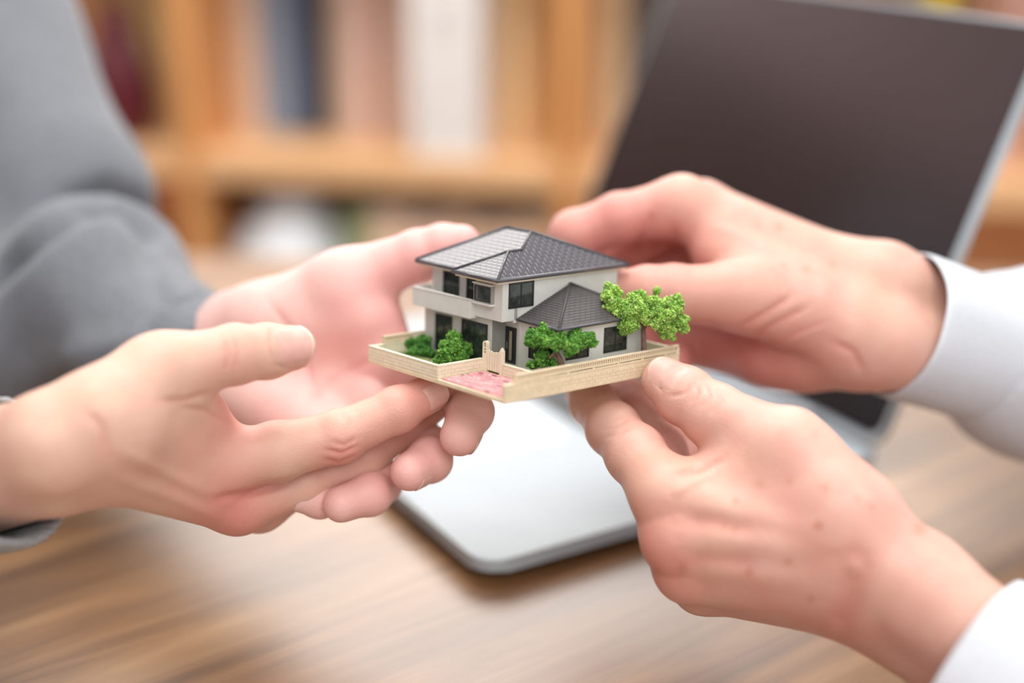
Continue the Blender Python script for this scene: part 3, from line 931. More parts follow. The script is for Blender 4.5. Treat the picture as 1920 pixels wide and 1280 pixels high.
def relax(V, F, it, lam=0.5):
    E = np.concatenate([F[:, [0, 1]], F[:, [1, 2]], F[:, [2, 3]], F[:, [3, 0]]])
    a = np.concatenate([E[:, 0], E[:, 1]]); b = np.concatenate([E[:, 1], E[:, 0]])
    deg = np.bincount(a, minlength=len(V)).astype(float); deg[deg == 0] = 1
    for k in range(it):
        for l in (lam, -lam * 1.04):
            avg = np.stack([np.bincount(a, V[b, i], len(V)) for i in range(3)], 1) / deg[:, None]
            V = V + l * (avg - V)
    return V
def vnormals(V, F):
    n = np.cross(V[F[:, 2]] - V[F[:, 0]], V[F[:, 3]] - V[F[:, 1]])
    N = np.zeros_like(V)
    for i in range(4):
        for j in range(3):
            N[:, j] += np.bincount(F[:, i], n[:, j], len(V))
    return N / (np.linalg.norm(N, axis=1)[:, None] + 1e-12)
def to_px(V):
    return np.stack([960 + FP * V[:, 0] / V[:, 2], 640 - FP * V[:, 1] / V[:, 2]], 1)

def seg_dist(p, a, b):
    ab = b - a
    t = np.clip(((p - a) @ ab) / (ab @ ab + 1e-9), 0, 1)
    return np.linalg.norm(p - (a + t[:, None] * ab), axis=1), t

def build_hand(spec, vox=1.0):
    """spec: palm [(pt, pt)], fingers [[pt,...]]; pt = (px, py, depth mm, radius mm)"""
    C = lambda p: cp(*p[:3])
    palm = [(C(a), C(b), a[3], b[3]) for a, b in spec['palm']]
    fing = [[(C(p), p[3]) for p in f] for f in spec['fingers']]
    allp = [(a, r) for a, b, r, _ in palm] + [(b, r) for a, b, _, r in palm] + [q for f in fing for q in f]
    lo = np.min([p - r for p, r in allp], axis=0) - 6
    hi = np.max([p + r for p, r in allp], axis=0) + 6
    if 'clip' in spec:      # keep the box small where the arm is inside a sleeve
        pass
    fd = Field(lo, hi, vox)
    kp = spec.get('kp', 9.0)
    for a, b, ra, rb in palm:
        sl = fd.box([a, b], [ra, rb], kp + 4)
        d = sd_cone(fd.coords(sl), a, b, ra, rb)
        fd.D[sl] = smin(fd.D[sl], d, kp)
    res = fd.D.copy()
    kf = spec.get('kf', 7.0)
    for f in fing:
        sl = fd.box([p for p, _ in f], [r for _, r in f], kf + 3)
        P = fd.coords(sl)
        d = None
        for (a, ra), (b, rb) in zip(f, f[1:]):
            q = sd_cone(P, a, b, ra, rb)
            d = q if d is None else smin(d, q, 2.5)
        # knuckle bulges
        for (a, ra) in f[1:-1]:
            q = np.linalg.norm(P - a, axis=-1) - ra * 1.04
            d = smin(d, q, 3.0)
        res[sl] = np.minimum(res[sl], smin(fd.D[sl], d, kf))
    fd.D = res
    for a, b, ra, rb, k in spec.get('carve', []):
        a_, b_ = C(a + (0,)), C(b + (0,))
        sl = fd.box([a_, b_], [ra, rb], k + 3)
        d = sd_cone(fd.coords(sl), a_, b_, ra, rb)
        fd.D[sl] = -smin(-fd.D[sl], d, k)
    V, F = fd.surface()
    V = relax(V, F, 3)
    N = vnormals(V, F)
    px = to_px(V)
    view = V / np.linalg.norm(V, axis=1)[:, None]
    facing = np.clip(-(N * view).sum(1) * 3, 0, 1)
    # creases (negative) and tendons / veins (positive) drawn as lines over the skin that faces the viewer
    disp = np.zeros(len(V)); red = np.zeros(len(V)); spot = np.zeros(len(V))
    for path, amt, wid, zr in spec.get('lines', []):
        pts = [np.array(p, float) for p in path]
        dm = np.full(len(V), 1e9)
        for i, (a, b) in enumerate(zip(pts, pts[1:])):
            d, t = seg_dist(px, a, b)
            dm = np.minimum(dm, d)
        # fade at the ends
        e0, _ = seg_dist(px, pts[0], pts[0] + 0.01); e1, _ = seg_dist(px, pts[-1], pts[-1] + 0.01)
        L = sum(np.linalg.norm(b - a) for a, b in zip(pts, pts[1:]))
        fade = np.clip(np.minimum(e0, e1) / (0.25 * L) + 0.15, 0, 1)
        g = np.exp(-(dm / wid) ** 2) * facing * fade
        if zr: g = g * ((V[:, 2] > zr[0]) & (V[:, 2] < zr[1]))
        disp += amt * g
        if amt < 0: red += 0.35 * g * min(1, -amt)
    V = V + N * disp[:, None]
    for (p, r, amt) in spec.get('red', []):
        d = np.linalg.norm(V - C(p), axis=1)
        red += amt * np.exp(-(d / r) ** 2)
    for (x, y, r, amt) in spec.get('spots', []):
        d = np.linalg.norm(px - np.array([x, y]), axis=1)
        spot = np.maximum(spot, amt * np.exp(-(d / r) ** 2) * (facing > 0))
    me = from_arrays('hand', c2w(V), F)
    for nm, arr in (('red', np.clip(red, -1, 1)), ('spot', spot)):
        at = me.attributes.new(nm, 'FLOAT', 'POINT'); at.data.foreach_set('value', arr.astype(np.float32))
    me.polygons.foreach_set('use_smooth', [True] * len(me.polygons))
    bvh = BVHTree.FromPolygons([Vector(v) for v in V], [tuple(f) for f in F])
    return me, bvh

def skin_mat(name, base, deep, pale):
    n = NT(name)
    a1 = n.n('ShaderNodeAttribute', attribute_name='red').outputs['Fac']
    a2 = n.n('ShaderNodeAttribute', attribute_name='spot').outputs['Fac']
    mott = n.noise(55, 4, 0.6)
    c = n.ramp(mott, [(0.3, pale), (0.5, base), (0.75, tuple(0.6 * x + 0.4 * y for x, y in zip(base, deep)))])
    big = n.ramp(n.noise(26, 3, 0.55), [(0.42, (0, 0, 0, 1)), (0.62, (0.42, 0.42, 0.42, 1))])
    c = n.mix(big, c, tuple(0.55 * x + 0.45 * y for x, y in zip(base, deep)))
    big2 = n.ramp(n.noise(17, 2, 0.5), [(0.48, (0, 0, 0, 1)), (0.66, (0.4, 0.4, 0.4, 1))])
    c = n.mix(big2, c, srgb(214, 180, 154))
    c = n.mix(a1, c, deep)
    c = n.mix(a2, c, srgb(178, 112, 84))
    n.col(c)
    n.set(Roughness=0.46, Specular_IOR_Level=0.4)
    n.b.subsurface_method = 'RANDOM_WALK'
    n.b.inputs['Subsurface Weight'].default_value = 0.25
    n.b.inputs['Subsurface Radius'].default_value = (1.0, 0.35, 0.2)
    n.b.inputs['Subsurface Scale'].default_value = 0.004
    vor = n.n('ShaderNodeTexVoronoi'); vor.inputs['Scale'].default_value = 1100
    n.link(n.obj(), vor.inputs['Vector'])
    n2 = n.noise(420, 4, 0.6)
    ad = n.n('ShaderNodeMath', operation='ADD'); n.link(vor.outputs['Distance'], ad.inputs[0]); n.link(n2, ad.inputs[1])
    n.bump(ad.outputs[0], 0.22, 0.0004)
    return n.m
skin_a = skin_mat('fair_skin', srgb(212, 172, 154), srgb(210, 140, 130), srgb(218, 184, 166))
skin_b = skin_mat('ruddy_skin', srgb(212, 171, 155), srgb(206, 136, 126), srgb(218, 185, 170))
skin_p = skin_mat('pink_palm_skin', srgb(230, 194, 186), srgb(226, 168, 162), srgb(234, 202, 194))
nail_m = NT('fingernail'); nn_ = nail_m.noise(300, 2); nail_m.col(nail_m.ramp(nn_, [(0.3, srgb(216, 166, 154)), (0.7, srgb(222, 176, 165))])); nail_m.set(Roughness=0.38, Specular_IOR_Level=0.35)
nail_m.b.inputs['Subsurface Weight'].default_value = 0.2; nail_m.b.inputs['Subsurface Scale'].default_value = 0.002
nail_m.b.inputs['Subsurface Radius'].default_value = (1, 0.4, 0.25)
nail_w = plain('nail_edge', srgb(226, 196, 178), 0.4, var=0.03)

def add_nail(bvh, parent, base_pt, tip_pt, dorsal, width, length, back=0.0, over=0.8, curve=1.0):
    """nail on the finger end: runs from 'back' mm behind the tip centre to over the end"""
    a = cp(*base_pt[:3]); b = cp(*tip_pt[:3])
    t = b - a; t /= np.linalg.norm(t)
    n = np.array(dorsal, float); n -= t * (n @ t); n /= np.linalg.norm(n)
    s = np.cross(t, n)
    NU, NV = 15, 15
    r = tip_pt[3]
    start = b - t * back
    P = np.zeros((NV, NU, 3)); ok = np.zeros((NV, NU), bool)
    for j in range(NV):
        v = j / (NV - 1)
        for i in range(NU):
            u = -1 + 2 * i / (NU - 1)
            # rounded outline at both ends
            vs = v * length - (0.10 * length * u * u if v < 0.5 else 0) * (1 - 2 * v if v < 0.5 else 0)
            vs -= max(0, (v - 0.6) / 0.4) * 0.22 * length * u * u
            q = start + t * vs + s * (u * width / 2 * (0.93 + 0.07 * min(1, v * 3)))
            h = bvh.ray_cast(Vector(q + n * (r + 14)), Vector(-n))
            if h[0] is not None:
                P[j, i] = h[0]; ok[j, i] = True
                hd = float((np.array(h[0]) - q) @ n)
            else:
                hd = 0.0
            P[j, i] = q + n * hd
    # heights along the plate: keep it from diving over the fingertip
    H = np.einsum('jik,k->ji', P - start, n)
    mid = int(NV * 0.55)
    for j in range(mid, NV):
        slope = (H[mid] - H[mid - 3]) / 3.0
        lin = H[mid] + np.clip(slope, -0.12, 0.05) * (j - mid) - 0.012 * (j - mid) ** 2 * 0.6
        P[j] += np.outer(np.maximum(lin - H[j], 0), n)
    u = np.linspace(-1, 1, NU); v = np.linspace(0, 1, NV)
    off = 0.42 - 0.75 * np.maximum(np.abs(u)[None, :] ** 6, (1 - np.clip(v * 6, 0, 1))[:, None])
    P = P + off[..., None] * n
    top = P.reshape(-1, 3); bot = (P - n * 0.55).reshape(-1, 3)
    V = np.concatenate([top, bot]); K = NU * NV
    F = []
    for j in range(NV - 1):
        for i in range(NU - 1):
            q = (j * NU + i, j * NU + i + 1, (j + 1) * NU + i + 1, (j + 1) * NU + i)
            F.append(q); F.append(tuple(K + x for x in q[::-1]))
    ring = [i for i in range(NU)] + [j * NU + NU - 1 for j in range(1, NV)] + [(NV - 1) * NU + i for i in range(NU - 2, -1, -1)] + [j * NU for j in range(NV - 2, 0, -1)]
    for x, y in zip(ring, ring[1:] + ring[:1]):
        F.append((y, x, K + x, K + y))
    me = from_arrays('fingernail', c2w(V), F)
    me.materials.append(nail_m.m); me.materials.append(nail_w)
    mi = np.zeros(len(F), np.int32)
    for k in range((NV - 1) * (NU - 1)):
        if k // (NU - 1) >= NV - 2: mi[2 * k] = mi[2 * k + 1] = 1
    me.polygons.foreach_set('material_index', mi)
    me.polygons.foreach_set('use_smooth', [True] * len(me.polygons))
    o = link('fingernail', me, None, parent)
    return o

# ---- person in the grey sweater: near hand (A) and far hand (B)
dA = 25
HA = dict(
    palm=[((105, 832, 505 + dA, 19), (-230, 930, 585, 25)), ((112, 868, 522 + dA, 18.5), (-230, 950, 600, 25)),
          ((105, 830, 505 + dA, 19), (200, 800, 512 + dA, 17)), ((112, 866, 522 + dA, 18.5), (210, 850, 525 + dA, 16)),
          ((195, 805, 512 + dA, 17), (404, 868, 556 + dA, 12.5)), ((190, 850, 520 + dA, 15.5), (446, 944, 570 + dA, 11.8)),
          ((185, 855, 528 + dA, 15), (486, 945, 588 + dA, 11)), ((185, 850, 534 + dA, 15), (500, 905, 604 + dA, 10.5)),
          ((190, 772, 508 + dA, 17), (305, 694, 522 + dA, 14.2)), ((235, 785, 515 + dA, 18), (350, 790, 545 + dA, 13)),
          ((330, 735, 530 + dA, 12), (392, 800, 556 + dA, 10))],
    fingers=[[(290, 700, 520 + dA, 14.2), (440, 664, 535 + dA, 11.3), (500, 658, 541 + dA, 10.4), (546, 652, 545 + dA, 9.2)],
             [(402, 868, 556 + dA, 13.4), (520, 846, 562 + dA, 11.8), (636, 818, 566 + dA, 10.6), (745, 768, 572 + dA, 9.2), (808, 736, 577 + dA, 8)],
             [(446, 944, 570 + dA, 11.6), (570, 905, 580 + dA, 9.8), (684, 852, 588 + dA, 9.6), (765, 795, 596 + dA, 8.2), (815, 760, 602 + dA, 7.3)],
             [(486, 945, 588 + dA, 11), (680, 838, 606 + dA, 9), (755, 785, 612 + dA, 8), (800, 758, 616 + dA, 7)],
             [(500, 905, 604 + dA, 10.4), (640, 818, 620 + dA, 8), (690, 782, 626 + dA, 7.2), (730, 756, 628 + dA, 6.4)]],
    lines=[([(420, 636), (428, 665), (424, 700)], -0.7, 5, None), ([(438, 632), (446, 664), (440, 698)], -0.6, 4, None), ([(508, 608), (506, 645), (512, 682)], -0.6, 3.5, None), ([(512, 684), (548, 690), (582, 674)], -0.6, 3.5, None),
           ([(608, 842), (640, 850), (672, 836)], -0.8, 4, None), ([(604, 860), (636, 868), (668, 854)], -0.7, 4, None), ([(620, 828), (646, 834), (672, 820)], -0.6, 4, None), ([(390, 938), (470, 925), (560, 900)], -1.2, 9, None),
           ([(300, 752), (350, 750), (395, 735)], -0.9, 6, None), ([(330, 762), (385, 770), (425, 792)], -0.7, 6, None),
           ([(220, 840), (300, 880), (400, 930)], 0.9, 12, None), ([(200, 890), (320, 930), (420, 975)], 0.8, 12, None),
           ([(160, 770), (190, 800), (200, 850)], -0.8, 9, None), ([(640, 770), (652, 786), (660, 800)], -0.5, 5, None)],
    red=[((405, 925, 552 + dA), 17, 0.85), ((455, 985, 565 + dA), 16, 0.75), ((640, 855, 560 + dA), 13, 0.8), ((435, 665, 530 + dA), 11, 0.4), ((815, 745, 577 + dA), 22, 0.6), ((560, 670, 545 + dA), 16, 0.35),
         ((430, 770, 550 + dA), 18, 0.7), ((740, 770, 570 + dA), 18, 0.4)])
meA, bvA = build_hand(HA, 0.9)
HB = dict(
    palm=[((415, 662, 690, 17), (280, 650, 726, 19)), ((415, 712, 686, 17), (280, 670, 726, 19)),
          ((415, 662, 690, 17), (475, 640, 680, 18)), ((415, 712, 686, 17), (480, 720, 676, 17)),
          ((440, 610, 682, 17), (722, 682, 652, 12)), ((440, 650, 682, 16), (700, 760, 646, 12)),
          ((440, 690, 680, 16), (672, 825, 640, 11.5)), ((440, 720, 678, 16), (640, 868, 634, 11)),
          ((490, 606, 672, 18), (650, 532, 654, 15.5)), ((415, 658, 690, 17.5), (490, 606, 672, 18)), ((520, 610, 664, 18), (690, 600, 652, 15)), ((660, 560, 652, 14), (716, 640, 652, 12)),
          ((480, 740, 668, 18), (610, 820, 640, 15))],
    fingers=[[(640, 532, 655, 15), (785, 480, 650, 11.6), (830, 464, 648, 10.2), (866, 456, 646, 8.6)],
             [(722, 682, 652, 12), (868, 742, 627, 10), (882, 772, 606, 9.4), (862, 818, 594, 8.4)],
             [(700, 760, 646, 12), (806, 842, 624, 9.8), (806, 862, 608, 9), (768, 884, 597, 8.2)],
             [(672, 825, 640, 11.5), (712, 904, 618, 9.2), (694, 926, 606, 8.6), (640, 945, 598, 7.8)],
             [(640, 868, 634, 11), (640, 915, 615, 8.4), (600, 935, 606, 7.6), (560, 930, 602, 6.8)]],
    lines=[([(500, 560), (560, 640), (600, 760)], -0.8, 8, None), ([(560, 760), (640, 700), (730, 660)], -0.7, 8, None)],
    red=[((866, 456, 646), 26, 0.6), ((785, 500, 650), 30, 0.5), ((740, 560, 650), 22, 0.6), ((600, 640, 650), 60, 0.45), ((862, 818, 594), 22, 0.5), ((768, 884, 597), 20, 0.6), ((650, 940, 600), 22, 0.7), ((700, 720, 645), 30, 0.4)])
meB, bvB = build_hand(HB, 1.1)
pa = empty('person', (-0.62, 0.75, 0))
tag(pa, 'person in a grey knit sweater cupping both hands under the house', 'person')
ha = link('hand', meA, skin_a, pa); ha['label'] = 'near hand with raised thumb and fingers under the house'
hb2 = link('hand', meB, skin_p, pa); hb2['label'] = 'far hand with open palm behind the house'
for o in (ha, hb2): o.matrix_parent_inverse = pa.matrix_world.inverted(); 
def under(o, parent):
    o.parent = parent
    return o
PA_INV = Matrix.Translation((0.62, -0.75, 0))
for o in (ha, hb2): o.matrix_parent_inverse = PA_INV
add_nail(bvA, ha, (480, 660, 540 + dA), (546, 652, 545 + dA, 9.2), (0.05, 0.08, -1), 17, 16.6, back=8.6)
add_nail(bvA, ha, (745, 768, 572 + dA), (808, 736, 577 + dA, 8), (0.55, -0.1, -1), 11.5, 10.5, back=5.0)
add_nail(bvB, hb2, (882, 778, 606), (862, 818, 594, 8.4), (1, 0.2, 1.1), 11, 9, back=6)
add_nail(bvB, hb2, (806, 862, 608), (768, 884, 597, 8.2), (1, 0.2, 1.1), 10, 8, back=6)
add_nail(bvB, hb2, (694, 926, 606), (640, 945, 598, 7.8), (1, 0.0, 1.1), 10, 8, back=6)

# ---- person in the white shirt: near hand (C) and far hand (D)
dC = 50
HC = dict(
    palm=[((1715, 1100, 490 + dC, 20.5), (2060, 1385, 456 + dC, 23)), ((1690, 1150, 505 + dC, 19), (2040, 1415, 466 + dC, 23)),
          ((1715, 1100, 490 + dC, 20.5), (1620, 1030, 495 + dC, 19)), ((1690, 1150, 505 + dC, 19), (1610, 1110, 505 + dC, 18)),
          ((1625, 1035, 497 + dC, 18.5), (1248, 926, 520 + dC, 13.4)), ((1620, 1070, 497 + dC, 18), (1268, 1008, 517 + dC, 13.4)),
          ((1620, 1100, 502 + dC, 17.5), (1290, 1066, 524 + dC, 12.8)), ((1630, 1120, 510 + dC, 17.5), (1318, 1092, 540 + dC, 12)),
          ((1600, 965, 497 + dC, 18.5), (1478, 842, 513 + dC, 15)), ((1560, 960, 500 + dC, 18), (1400, 900, 520 + dC, 15)), ((1440, 875, 516 + dC, 14), (1330, 905, 525 + dC, 12))],
    fingers=[[(1500, 860, 510 + dC, 15.4), (1478, 842, 513 + dC, 14.8), (1338, 778, 532 + dC, 12.6), (1285, 742, 540 + dC, 11.6), (1247, 714, 546 + dC, 10)],
             [(1248, 926, 520 + dC, 13.2), (1192, 852, 538 + dC, 12), (1150, 804, 554 + dC, 11), (1112, 756, 578 + dC, 9.8), (1096, 736, 592 + dC, 8.6)],
             [(1268, 1008, 517 + dC, 13), (1236, 850, 560 + dC, 11.4), (1196, 778, 588 + dC, 10.2), (1174, 738, 602 + dC, 9)],
             [(1290, 1066, 524 + dC, 12.6), (1284, 870, 574 + dC, 11.4), (1260, 796, 596 + dC, 10.4), (1248, 750, 610 + dC, 9)],
             [(1318, 1092, 540 + dC, 12), (1345, 900, 580 + dC, 9.4), (1326, 800, 600 + dC, 8.8), (1316, 742, 606 + dC, 8)]],
    lines=[([(1322, 716), (1330, 742), (1310, 768)], -0.5, 5, None), ([(1344, 724), (1350, 752), (1332, 782)], -0.45, 5, None), ([(1304, 712), (1308, 736), (1290, 758)], -0.4, 4, None), ([(1222, 680), (1228, 712), (1244, 738)], -0.5, 3.5, None), ([(1252, 742), (1282, 738), (1298, 722)], -0.6, 3.5, None),
           ([(1124, 806), (1150, 800), (1176, 788)], -0.35, 4, None), ([(1130, 822), (1158, 812), (1184, 800)], -0.35, 4, None),
           ([(1262, 892), (1310, 876), (1360, 858)], -1.0, 7, None), ([(1255, 930), (1300, 905), (1345, 880)], 0.8, 9, None),
           ([(1270, 1010), (1400, 1010), (1560, 1040)], 1.3, 26, None), ([(1260, 930), (1400, 960), (1560, 1010)], 1.0, 24, None), ([(1300, 1060), (1420, 1080), (1560, 1090)], 0.8, 22, None),
           ([(1270, 970), (1350, 980), (1430, 1000)], -0.9, 16, None), ([(1275, 1045), (1350, 1050), (1430, 1055)], -0.9, 16, None),
           ([(1560, 1190), (1590, 1130), (1600, 1060)], -1.6, 30, None)],
    red=[((1230, 700, 546 + dC), 16, 0.3), ((1225, 1000, 510 + dC), 16, 0.5), ((1250, 1075, 515 + dC), 16, 0.6), ((1450, 1000, 500 + dC), 50, 0.25), ((1290, 850, 560 + dC), 26, 0.6),
         ((1180, 760, 590 + dC), 20, 0.4), ((1320, 730, 600 + dC), 16, 0.5), ((1600, 1150, 500 + dC), 40, 0.35)],
    spots=[(1535, 985, 9, 0.75), (1725, 990, 14, 0.5), (1280, 1065, 12, 0.5), (1405, 1072, 9, 0.5), (1478, 1053, 9, 0.45), (1378, 990, 9, 0.4), (1358, 985, 7, 0.35), (1380, 940, 7, 0.45), (1425, 908, 10, 0.3),
           (1480, 902, 9, 0.35), (1548, 915, 8, 0.45), (1608, 934, 8, 0.4), (1635, 950, 7, 0.35), (1520, 1122, 8, 0.45), (1530, 815, 6, 0.25), (1600, 840, 6, 0.25), (1630, 1060, 9, 0.25), (1230, 1070, 10, 0.35)])
meC, bvC = build_hand(HC, 0.9)
HD = dict(
    palm=[((1655, 530, 668, 18), (2050, 715, 718, 23)), ((1645, 640, 655, 20), (2050, 745, 716, 24)),
          ((1655, 530, 668, 18), (1600, 525, 668, 17.5)), ((1645, 640, 655, 20), (1580, 640, 652, 20)),
          ((1600, 540, 664, 18), (1278, 388, 668, 14)), ((1610, 530, 674, 17), (1315, 388, 688, 12.5)),
          ((1615, 540, 684, 16), (1355, 410, 704, 12)), ((1620, 560, 690, 16), (1400, 450, 716, 11.5)),
          ((1570, 610, 648, 19.5), (1392, 552, 636, 15.6)), ((1490, 560, 646, 18), (1350, 470, 660, 14)),
          ((1600, 650, 660, 19), (1440, 655, 668, 16)), ((1500, 665, 664, 17), (1330, 640, 690, 14)), ((1420, 560, 680, 18), (1560, 580, 680, 20))],
    fingers=[[(1400, 556, 636, 15.6), (1262, 550, 634, 12.4), (1215, 548, 634, 11.4), (1175, 546, 636, 10)],
             [(1278, 388, 668, 14), (1160, 410, 670, 11.6), (1078, 442, 672, 11.8), (1058, 520, 690, 9.4), (1062, 580, 694, 8.2)],
             [(1315, 392, 688, 12.4), (1140, 480, 704, 11), (1120, 570, 706, 9.4), (1130, 640, 704, 8.4)],
             [(1355, 412, 704, 12), (1200, 540, 716, 10.4), (1200, 620, 708, 9.2), (1230, 680, 690, 8.4)],
             [(1400, 452, 716, 11.4), (1290, 590, 712, 9.4), (1270, 650, 690, 8.4), (1264, 692, 664, 7.6)]],
    lines=[([(1325, 606), (1370, 632), (1420, 652)], -1.0, 7, None), ([(1380, 618), (1430, 590), (1490, 552)], -0.9, 7, None), ([(1400, 640), (1460, 604), (1520, 572)], -0.9, 7, None), ([(1440, 650), (1500, 622), (1560, 600)], -0.6, 7, None), ([(1226, 392), (1208, 440), (1192, 490)], -1.2, 9, None), ([(1262, 425), (1268, 452), (1266, 480)], -1.0, 8, None), ([(1560, 640), (1600, 660), (1620, 700)], -0.9, 8, None), ([(1430, 650), (1500, 630), (1560, 600)], 0.5, 10, None),
           ([(1320, 420), (1420, 450), (1540, 500)], 0.6, 12, None)],
    red=[((1110, 430, 665), 34, 0.55), ((1200, 470, 680), 40, 0.6), ((1200, 560, 636), 30, 0.45), ((1400, 680, 665), 60, 0.7), ((1310, 640, 690), 40, 0.7), ((1262, 690, 664), 20, 0.5)],
    spots=[(1460, 425, 10, 0.35), (1510, 505, 8, 0.4), (1470, 497, 6, 0.3), (1560, 495, 7, 0.25), (1420, 420, 8, 0.25)])
meD, bvD = build_hand(HD, 1.1)
PB = (0.78, 0.85, 0)
pb = empty('person', PB)
tag(pb, 'person in a white shirt holding out the house with both hands', 'person')
hc = link('hand', meC, skin_b, pb); hc['label'] = 'near hand with freckled back pinching the railing end'
hd = link('hand', meD, skin_b, pb); hd['label'] = 'far hand reaching behind the house'
PB_INV = Matrix.Translation((-PB[0], -PB[1], 0))
for o in (hc, hd): o.matrix_parent_inverse = PB_INV
add_nail(bvC, hc, (1338, 778, 532 + dC), (1247, 714, 546 + dC, 10), (-0.1, 0.55, -1), 15.8, 18, back=12)

# ------------------------------------------------------------------ clothing
def w2c(p):
    q = np.asarray(p, float) - CAM
    return np.array([q @ RIGHT, q @ UP, q @ FWD]) * 1000
def cloth(name, segs, mat, parent, inv, vox=3.0, k=20.0, cut=None, hollow=None, fold=0.0, fscale=0.05, lines=(), seed=0):
    """segs: list of (a, ra, b, rb) in view mm; cut: (point, normal) removes the side the normal points to; hollow: round cone removed"""
    pts = [q for a, ra, b, rb in segs for q in ((a, ra), (b, rb))]
    lo = np.min([p - r for p, r in pts], axis=0) - 8; hi = np.max([p + r for p, r in pts], axis=0) + 8
    fd = Field(lo, hi, vox)
    for a, ra, b, rb in segs:
        sl = fd.box([a, b], [ra, rb], k + 4)
        fd.D[sl] = smin(fd.D[sl], sd_cone(fd.coords(sl), a, b, ra, rb), k)
    full = (slice(0, fd.n[0]), slice(0, fd.n[1]), slice(0, fd.n[2]))
    P = fd.coords(full)
    if cut is not None:
        for cp0, n in cut:
            n = np.asarray(n, float); n /= np.linalg.norm(n)
            fd.D = -smin(-fd.D, -((P - np.asarray(cp0, np.float32)) @ n.astype(np.float32)), 1.5)
    if hollow is not None:
        for a, ra, b, rb in hollow:
            fd.D = -smin(-fd.D, sd_cone(P, a, b, ra, rb), 1.0)
    V, F = fd.surface()
    V = relax(V, F, 3)
    N = vnormals(V, F)
    if fold:
        r2 = np.random.default_rng(seed)
        d = np.zeros(len(V))
        for _ in range(7):
            kv = r2.normal(size=3); kv *= fscale * r2.uniform(0.6, 1.6) / np.linalg.norm(kv)
            kw = r2.normal(size=3) * fscale * 0.6
            d += np.sin(V @ kv + 1.8 * np.sin(V @ kw + r2.uniform(0, 6)) + r2.uniform(0, 6))
        V = V + N * (fold * d / 2.6)[:, None]
    px = to_px(V)
    facing = np.clip(-(N * (V / np.linalg.norm(V, axis=1)[:, None])).sum(1) * 3, 0, 1)
    for path, amt, wid in lines:
        q = [np.array(p, float) for p in path]
        dm = np.min([seg_dist(px, a, b)[0] for a, b in zip(q, q[1:])], axis=0)
        V = V + N * (amt * np.exp(-(dm / wid) ** 2) * facing)[:, None]
    o = link(name, from_arrays(name, c2w(V), F), mat, parent, True)
    o.matrix_parent_inverse = inv
    return o
def knit(name, c1, c2, scale, strength):
    n = NT(name)
    nz = n.noise(700, 3, 0.7); big = n.noise(60, 3, 0.6)
    c = n.ramp(nz, [(0.3, c1), (0.7, c2)])
    n.col(n.mix(0.35, c, n.ramp(big, [(0.3, (0.75, 0.76, 0.78, 1)), (0.7, (1, 1, 1, 1))]), 'MULTIPLY'))
    n.set(Roughness=0.9, Specular_IOR_Level=0.2)
    n.b.inputs['Sheen Weight'].default_value = 0.25
    n.bump(nz, strength, 0.001)
    return n.m
grey_knit = knit('grey_melange_knit', srgb(98, 101, 107), srgb(132, 135, 142), 1, 0.5)
rib_knit = knit('grey_rib_knit', srgb(136, 139, 142), srgb(178, 181, 184), 1, 0.7)
shirt_m = NT('white_cotton')
wn = shirt_m.noise(900, 2)
shirt_m.col(shirt_m.ramp(wn, [(0.3, srgb(196, 200, 208)), (0.7, srgb(208, 212, 219))])); shirt_m.set(Roughness=0.8, Specular_IOR_Level=0.2); shirt_m.bump(wn, 0.15, 0.0004)
def c4(p): return cp(*p[:3])
def chain(*pts):
    return [(c4(a), a[3], c4(b), b[3]) for a, b in zip(pts, pts[1:])]
def cuff(name, p0, p1, length, thick, mat, parent, inv, vox=1.3, ribs=0, flare=0.0):
    """sleeve end: ring from p0 (opening) towards p1"""
    a = c4(p0); b = c4(p1); ax = (b - a) / np.linalg.norm(b - a)
    r = p0[3]; e = a + ax * length
    ra, rb = r + flare, r
    ref = np.array([0, 1.0, 0]); u = np.cross(ax, ref); u /= np.linalg.norm(u); v = np.cross(ax, u)
    NS, NL = 120, 18
    outer = []; inner = []
    rr = np.random.default_rng(int(abs(p0[0])))
    ph = rr.uniform(0, 6, 4)
    for j in range(NL):
        t = j / (NL - 1); rad = ra + (rb - ra) * t
        ring = []; ring2 = []
        for i in range(NS):
            an = 2 * math.pi * i / NS
            wob = 1 + 0.02 * math.sin(2 * an + ph[0]) + 0.012 * math.sin(3 * an + ph[1] + t) + 0.006 * math.sin(7 * an + ph[2])
            q = rad * wob + (0.7 * math.cos(an * ribs) if ribs else 0)
            edge = -thick * 0.35 * (1 - min(1, t * 9)) ** 2
            sl = ax * (1.2 * math.sin(an + ph[3]))
            d_ = math.cos(an) * u + math.sin(an) * v
            ring.append(a + ax * (length * t) + sl + d_ * (q + edge)); ring2.append(a + ax * (length * t) + sl + d_ * (q - thick - edge))
        outer.append(ring); inner.append(ring2)
    V = np.array(outer + inner).reshape(-1, 3); F = []
    O = NL * NS
    for j in range(NL - 1):
        for i in range(NS):
            k = (i + 1) % NS
            F.append((j * NS + i, j * NS + k, (j + 1) * NS + k, (j + 1) * NS + i))
            F.append((O + j * NS + k, O + j * NS + i, O + (j + 1) * NS + i, O + (j + 1) * NS + k))
    for i in range(NS):
        k = (i + 1) % NS
        F.append((k, i, O + i, O + k)); F.append(((NL - 1) * NS + i, (NL - 1) * NS + k, O + (NL - 1) * NS + k, O + (NL - 1) * NS + i))
    me = from_arrays(name, c2w(V), F)
    bm = bmesh.new(); bm.from_mesh(me); bmesh.ops.recalc_face_normals(bm, faces=bm.faces); bm.to_mesh(me); bm.free()
    o = link(name, me, mat, parent, True); o.matrix_parent_inverse = inv
    return o
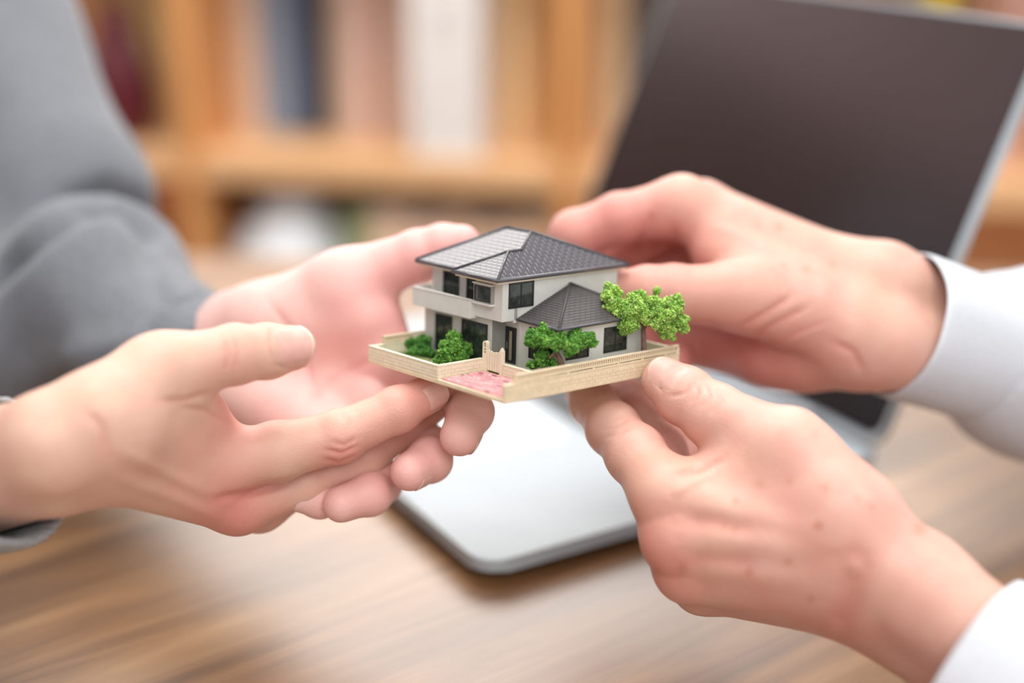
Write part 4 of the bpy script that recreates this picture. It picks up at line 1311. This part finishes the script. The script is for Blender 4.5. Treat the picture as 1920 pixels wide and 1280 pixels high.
# grey sweater
A0 = (22, 884, 545, 30); A1 = (-230, 945, 592, 40)
cuff('sleeve_cuff', A0, A1, 46, 3.4, rib_knit, pa, PA_INV, ribs=44)
B0 = (425, 690, 692, 33); B1 = (300, 650, 722, 32)
cuff('sleeve_cuff', B0, B1, 30, 3.4, grey_knit, pa, PA_INV, ribs=44)
shA = w2c((-0.52, 0.52, 1.12)); shB = w2c((-0.60, 0.98, 1.12))
elA = w2c((-0.47, 0.58, 0.80))
cA = c4(A0) + (c4(A1) - c4(A0)) / np.linalg.norm(c4(A1) - c4(A0)) * 40
sleeveA = [(cA, 33, c4(A1), 41), (c4(A1), 41, elA, 48), (elA, 48, shA, 60)]
cloth('sleeve', sleeveA, grey_knit, pa, PA_INV, 3.5, 20, cut=[(cA, cA - c4(A1))], fold=1.6, fscale=0.07, seed=3)
cB = c4(B0) + (c4(B1) - c4(B0)) / np.linalg.norm(c4(B1) - c4(B0)) * 22
elB = cp(-90, 720, 800)
bB = cp(182, 528, 760)
sleeveB = [(cB, 32, c4(B1), 32), (c4(B1), 32, bB, 45), (bB, 45, elB, 52), (elB, 52, cp(85, 385, 832), 60), (cp(85, 385, 832), 60, cp(-110, -60, 870), 68), (cp(-110, -60, 870), 68, shB, 72)]
cloth('sleeve', sleeveB, grey_knit, pa, PA_INV, 3.5, 14, cut=[(cB, cB - c4(B1))], fold=2.0, fscale=0.05, seed=5,
      lines=[([(-40, 530), (60, 440), (140, 385), (205, 362), (255, 385), (290, 430)], -13, 24), ([(60, 700), (160, 660), (260, 640)], 3, 30), ([(275, 470), (300, 560), (300, 680)], -3, 16)])
torso = [(w2c((-0.62, 0.75, 0.62)), 150, w2c((-0.60, 0.75, 1.0)), 150), (w2c((-0.56, 0.60, 1.1)), 85, w2c((-0.62, 0.90, 1.1)), 85), (w2c((-0.60, 0.75, 1.0)), 140, w2c((-0.60, 0.75, 1.18)), 75)]
cloth('sweater_body', torso, grey_knit, pa, PA_INV, 6, 60, fold=3, fscale=0.03, seed=8)
# white shirt
D0 = (1682, 607, 667, 33.6); D1 = (1940, 690, 704, 43)
cuff('shirt_cuff', D0, D1, 55, 2.2, shirt_m.m, pb, PB_INV, flare=1.0)
C0 = (1818, 1252, 534, 37); C1 = (2120, 1440, 500, 43)
cuff('shirt_cuff', C0, C1, 55, 2.2, shirt_m.m, pb, PB_INV, flare=1.0)
shC = w2c((0.66, 0.60, 1.12)); shD = w2c((0.76, 1.05, 1.12)); elC = w2c((0.50, 0.45, 0.82)); elD = w2c((0.56, 0.86, 0.84))
for p0, p1, el, sh, sd_ in ((D0, D1, elD, shD, 11), (C0, C1, elC, shC, 12)):
    c0 = c4(p0) + (c4(p1) - c4(p0)) / np.linalg.norm(c4(p1) - c4(p0)) * 48
    cloth('sleeve', [(c0, p0[3] + 1, c4(p1), p1[3]), (c4(p1), p1[3], el, 50), (el, 50, sh, 62)], shirt_m.m, pb, PB_INV, 3.5, 20, cut=[(c0, c0 - c4(p1))], fold=2.2, fscale=0.06, seed=sd_)
torso = [(w2c((0.80, 0.84, 0.62)), 150, w2c((0.78, 0.84, 1.0)), 150), (w2c((0.70, 0.66, 1.1)), 85, w2c((0.78, 1.0, 1.1)), 85), (w2c((0.78, 0.84, 1.0)), 140, w2c((0.78, 0.84, 1.18)), 75)]
cloth('shirt_body', torso, shirt_m.m, pb, PB_INV, 6, 60, fold=3, fscale=0.03, seed=9)
